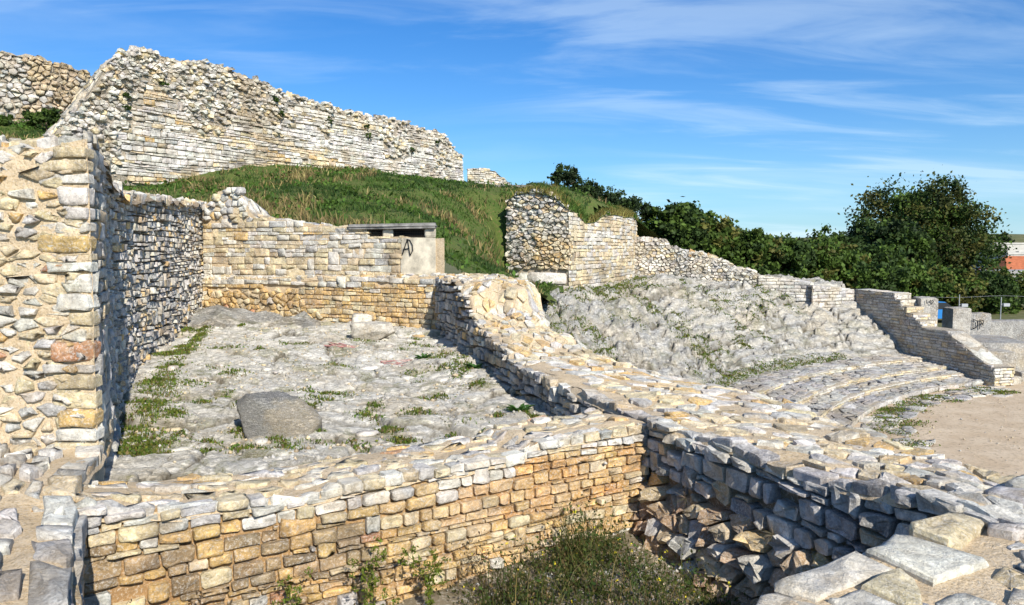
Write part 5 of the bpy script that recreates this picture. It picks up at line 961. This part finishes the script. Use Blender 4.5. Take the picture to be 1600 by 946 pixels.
for i, (s_, z) in enumerate(((10.3, 7.1), (10.6, 6.4), (13.7, 6.5), (16.3, 6.6), (16.5, 6.1), (19.9, 5.6), (22.1, 6.4), (4.6, 6.9), (2.9, 6.1), (2.9, 5.6))):
    p = gw.face(np.array(s_), np.array(z), np.array(.05)); tree('wall_plant', ('dark plant rooted high in the great wall, %s' % ('uppermost near the middle', 'just below the uppermost one', 'in the first torn strip', 'left one in the second torn strip', 'lower one in the second torn strip', 'alone on the squared courses', 'in the last torn strip near the end', 'below the peak', 'upper one of the left pair', 'lower one of the left pair')[i]), tuple(p), .3, (.22, .12, .26 if i < 6 else .13), 18, 30, .06, (DK, MD), 90 + i, 'plants growing in the great wall', .01, .3, 'plant')
# leafy rosettes at the foot of the dividing wall, dry tufts on the pit's shaded wall
for i, (x, y, lb) in enumerate(((-.62, 12.5, 'leafy green rosette at the foot of the dividing wall'), (.10, 9.25, 'leafy green clump near the end of the dividing wall'), (-1.55, 13.3, 'spiky green rosette on the rock near the dividing wall'))):
    r = np.random.default_rng(200 + i); z = float(floor_z(np.array(x), np.array(y))); root = thing('rosette', lb, 'weed', (x, y, z)); n = 42; a = r.uniform(0, 6.28, n); l = r.uniform(.10, .26, n)
    P0 = np.array([(x, y, z)] * n); t1 = np.stack([np.cos(a), np.sin(a), r.uniform(.3, 1.0, n)], -1); t1 /= np.linalg.norm(t1, axis=1)[:, None]; e = np.stack([-np.sin(a), np.cos(a), 0 * a], -1) * .026; q = t1 * l[:, None]; dn = np.stack([0 * a, 0 * a, -.25 * l], -1)
    V = np.stack([P0, P0 + q * .5 + e, P0 + q + dn, P0 + q * .5 - e], 1).reshape(-1, 3); i4 = np.arange(n)[:, None] * 4; part('leaf', V, np.concatenate([i4 + np.array([0, 1, 2]), i4 + np.array([0, 2, 3])]), M['leaf'], root, np.repeat(tint_(n, (0.06, 0.14, 0.03), .3, r), 4, 0), kind='stuff')
for i, (s_, v_, lb) in enumerate(((sJ + .75, -2.02, 'wiry dry tuft growing from the shaded pit wall, left one'), (sJ + 1.75, -1.98, 'wiry dry tuft growing from the shaded pit wall, right one'))):
    r = np.random.default_rng(300 + i); p = dpit.face(np.array(s_), np.array(v_), np.array(.06)); n = 90; root = thing('dry_tuft', lb, 'dry grass', tuple(p)); d = r.normal(0, 1, (n, 3)) + np.array([-.5, -.4, .35]); d /= np.linalg.norm(d, axis=1)[:, None]; l = r.uniform(.05, .14, n)[:, None]; e = np.cross(d, r.normal(0, 1, (n, 3))) * .0012
    V = np.stack([p + e, p - e, p + d * l + np.array([0, 0, -.02])], 1).reshape(-1, 3); part('twig', V, np.arange(3 * n).reshape(n, 3), M['leaf'], root, np.repeat(tint_(n, (0.20, 0.17, 0.12), .3, r), 3, 0), kind='stuff')

# ------------------------------------------------------------------ parked car, floodlights, houses, far hill
car = thing('parked_car', 'bright blue car parked behind the stepped wall', 'car', (31.2, 56.5, -6.72)); cx0, cy0, cz0 = 31.2, 56.5, -6.72
def prism(prof_, y0, y1): 
    n_ = len(prof_); V = [(cx0 + a, cy0 + y0, cz0 + b) for a, b in prof_] + [(cx0 + a, cy0 + y1, cz0 + b) for a, b in prof_]; return V, [tuple(range(n_))[::-1], tuple(range(n_, 2 * n_))] + [(i, (i + 1) % n_, n_ + (i + 1) % n_, n_ + i) for i in range(n_)]
zc = 1.35   # it stands on a raised street
bd = [(-2.0, .35), (2.0, .35), (2.1, .6), (2.05, .85), (1.2, 1.0), (-1.3, 1.02), (-2.0, .95), (-2.1, .6)]; gl = [(-1.6, 1.0), (1.15, 1.0), (.45, 1.5), (-1.1, 1.52)]; rf_ = [(-1.12, 1.51), (.47, 1.49), (.3, 1.56), (-.95, 1.58)]
for nm, pr, y0, y1, m in (('body', bd, -.85, .85, 'carblue'), ('cabin_glass', gl, -.72, .72, 'glass'), ('roof', rf_, -.70, .70, 'carblue')): V, F = prism([(a, b + zc) for a, b in pr], y0, y1); part(nm, V, F, M[m], car)
for px_ in (-1.25, 1.3):
    for y0 in (-.88, .70): V, F = prism([(px_ + .32 * math.cos(q), .33 + zc + .32 * math.sin(q)) for q in np.arange(14) * 2 * math.pi / 14], y0, y0 + .18); part('wheel', V, F, M['rubber'], car)
V, F = rough_box(box((24, 50.5, -6.74), (62, 70, -5.38)), 14, .03, .02); link('street', mesh_np('street', V, F, M['plain']), None, kind='structure')
for i, (x, y, lb) in enumerate(((29.3, 50.2, 'thin floodlight post behind the pillar of cut stone'), (32.3, 50.6, 'thin floodlight post right of the lettered block'))):
    root = thing('floodlight_post', lb, 'lamp post', (x, y, -5.4)); V, F = tube([(x, y, -6.5), (x, y, -2.95 - .2 * i)], .035, .03, 6); part('post', V, F, M['steel'], root); part('lamp_head', box((x + .1, y - .15, -3.75), (x + .5, y + .05, -3.55)), BF, M['steel'], root); V, F = tube([(x, y, -3.6), (x + .15, y - .05, -3.65)], .02, .02, 5); part('bracket', V, F, M['steel'], root)
V, F = tube([(27.5, 50.0, -3.1)] + [(27.5 + 1.0 * k_, 50.1 + .1 * k_, -3.1 - .05 * math.sin(k_)) for k_ in range(1, 10)], .006, .006, 4); mark('wire', 'thin wire strung between the floodlight posts', V, F, M['steel'], 'wire')
def house(name, label, x0, x1, y0, y1, z0, z1, wall, roof, wins):
    root = thing(name, label, 'building', ((x0 + x1) / 2, (y0 + y1) / 2, z0)); part('wall', box((x0, y0, z0), (x1, y1, z1)), BF, M[wall], root)
    if roof == 'hip':
        V = [(x0 - .5, y0 - .5, z1), (x1 + .5, y0 - .5, z1), (x1 + .5, y1 + .5, z1), (x0 - .5, y1 + .5, z1), (x0 + 2.5, (y0 + y1) / 2, z1 + 3.2), (x1 - 2.5, (y0 + y1) / 2, z1 + 3.2)]; part('roof', V, [(0, 1, 5, 4), (1, 2, 5), (2, 3, 4, 5), (3, 0, 4), (3, 2, 1, 0)], M['tile'], root)
    else: part('parapet', box((x0 - .2, y0 - .2, z1), (x1 + .2, y1 + .2, z1 + .5)), BF, M[wall], root)
    for (a, b) in wins: f = part('window', box((x0 + a, y0 - .06, z0 + b), (x0 + a + 1.1, y0 + .1, z0 + b + 1.5)), BF, M['render'], root); p_ = link('pane', mesh_np('pane', box((x0 + a + .12, y0 - .09, z0 + b + .12), (x0 + a + .98, y0 - .05, z0 + b + 1.38)), BF, M['glass'], loc=(0, 0, 0)), f, -(Vector(f.location) + root.location))
house('house', 'pale flat-roofed house at the right edge behind the trees', 116, 138, 180, 195, -7, -1.2, 'render', 'flat', [(3, 3.6), (6, 3.6), (9, 3.6), (12, 3.6), (15, 3.6)])
house('house', 'house with bright terracotta roof at the right edge', 102, 122, 158, 168, -7, -4.6, 'render', 'hip', [(3, .6), (6, .6), (9, .6)])
house('house', 'grey stone house with plain front beside the large tree', 84, 97, 132, 142, -7.2, -4.2, 'greywall', 'flat', [(9, .9), (11, .9)])
house('house', 'white building far off above the terracotta roof', 150, 185, 240, 255, -7, 1.6, 'render', 'flat', [(3, 5), (7, 5), (11, 5), (15, 5), (19, 5)])
a, r = np.meshgrid(np.linspace(-1, 1, 60), np.linspace(0, 1, 14), indexing='ij'); grid_obj('hill', 430 + a * 330, 560 + 180 * r, -8 + (18 + 7 * fbm(a * 2.3, 0 * a, 3., 3)) * np.sin(r * math.pi * .5) * np.clip(1.15 - np.abs(a) ** 3, 0, 1), M['plain'])
for i in range(6):
    x = 368 + i * 8 + RNG.uniform(-4, 4); o = tree('hill_tree', 'distant dark treetop on the wooded hill, number %s from the left' % ('one', 'two', 'three', 'four', 'five', 'six')[i], (x, 575 + RNG.uniform(0, 60), 1.0), 11, (7.5, 6, 5.5), 40, 40, 1.3, (DK, (0.03, 0.05, 0.02)), 400 + i, 'trees on the distant hill', .4, .5)
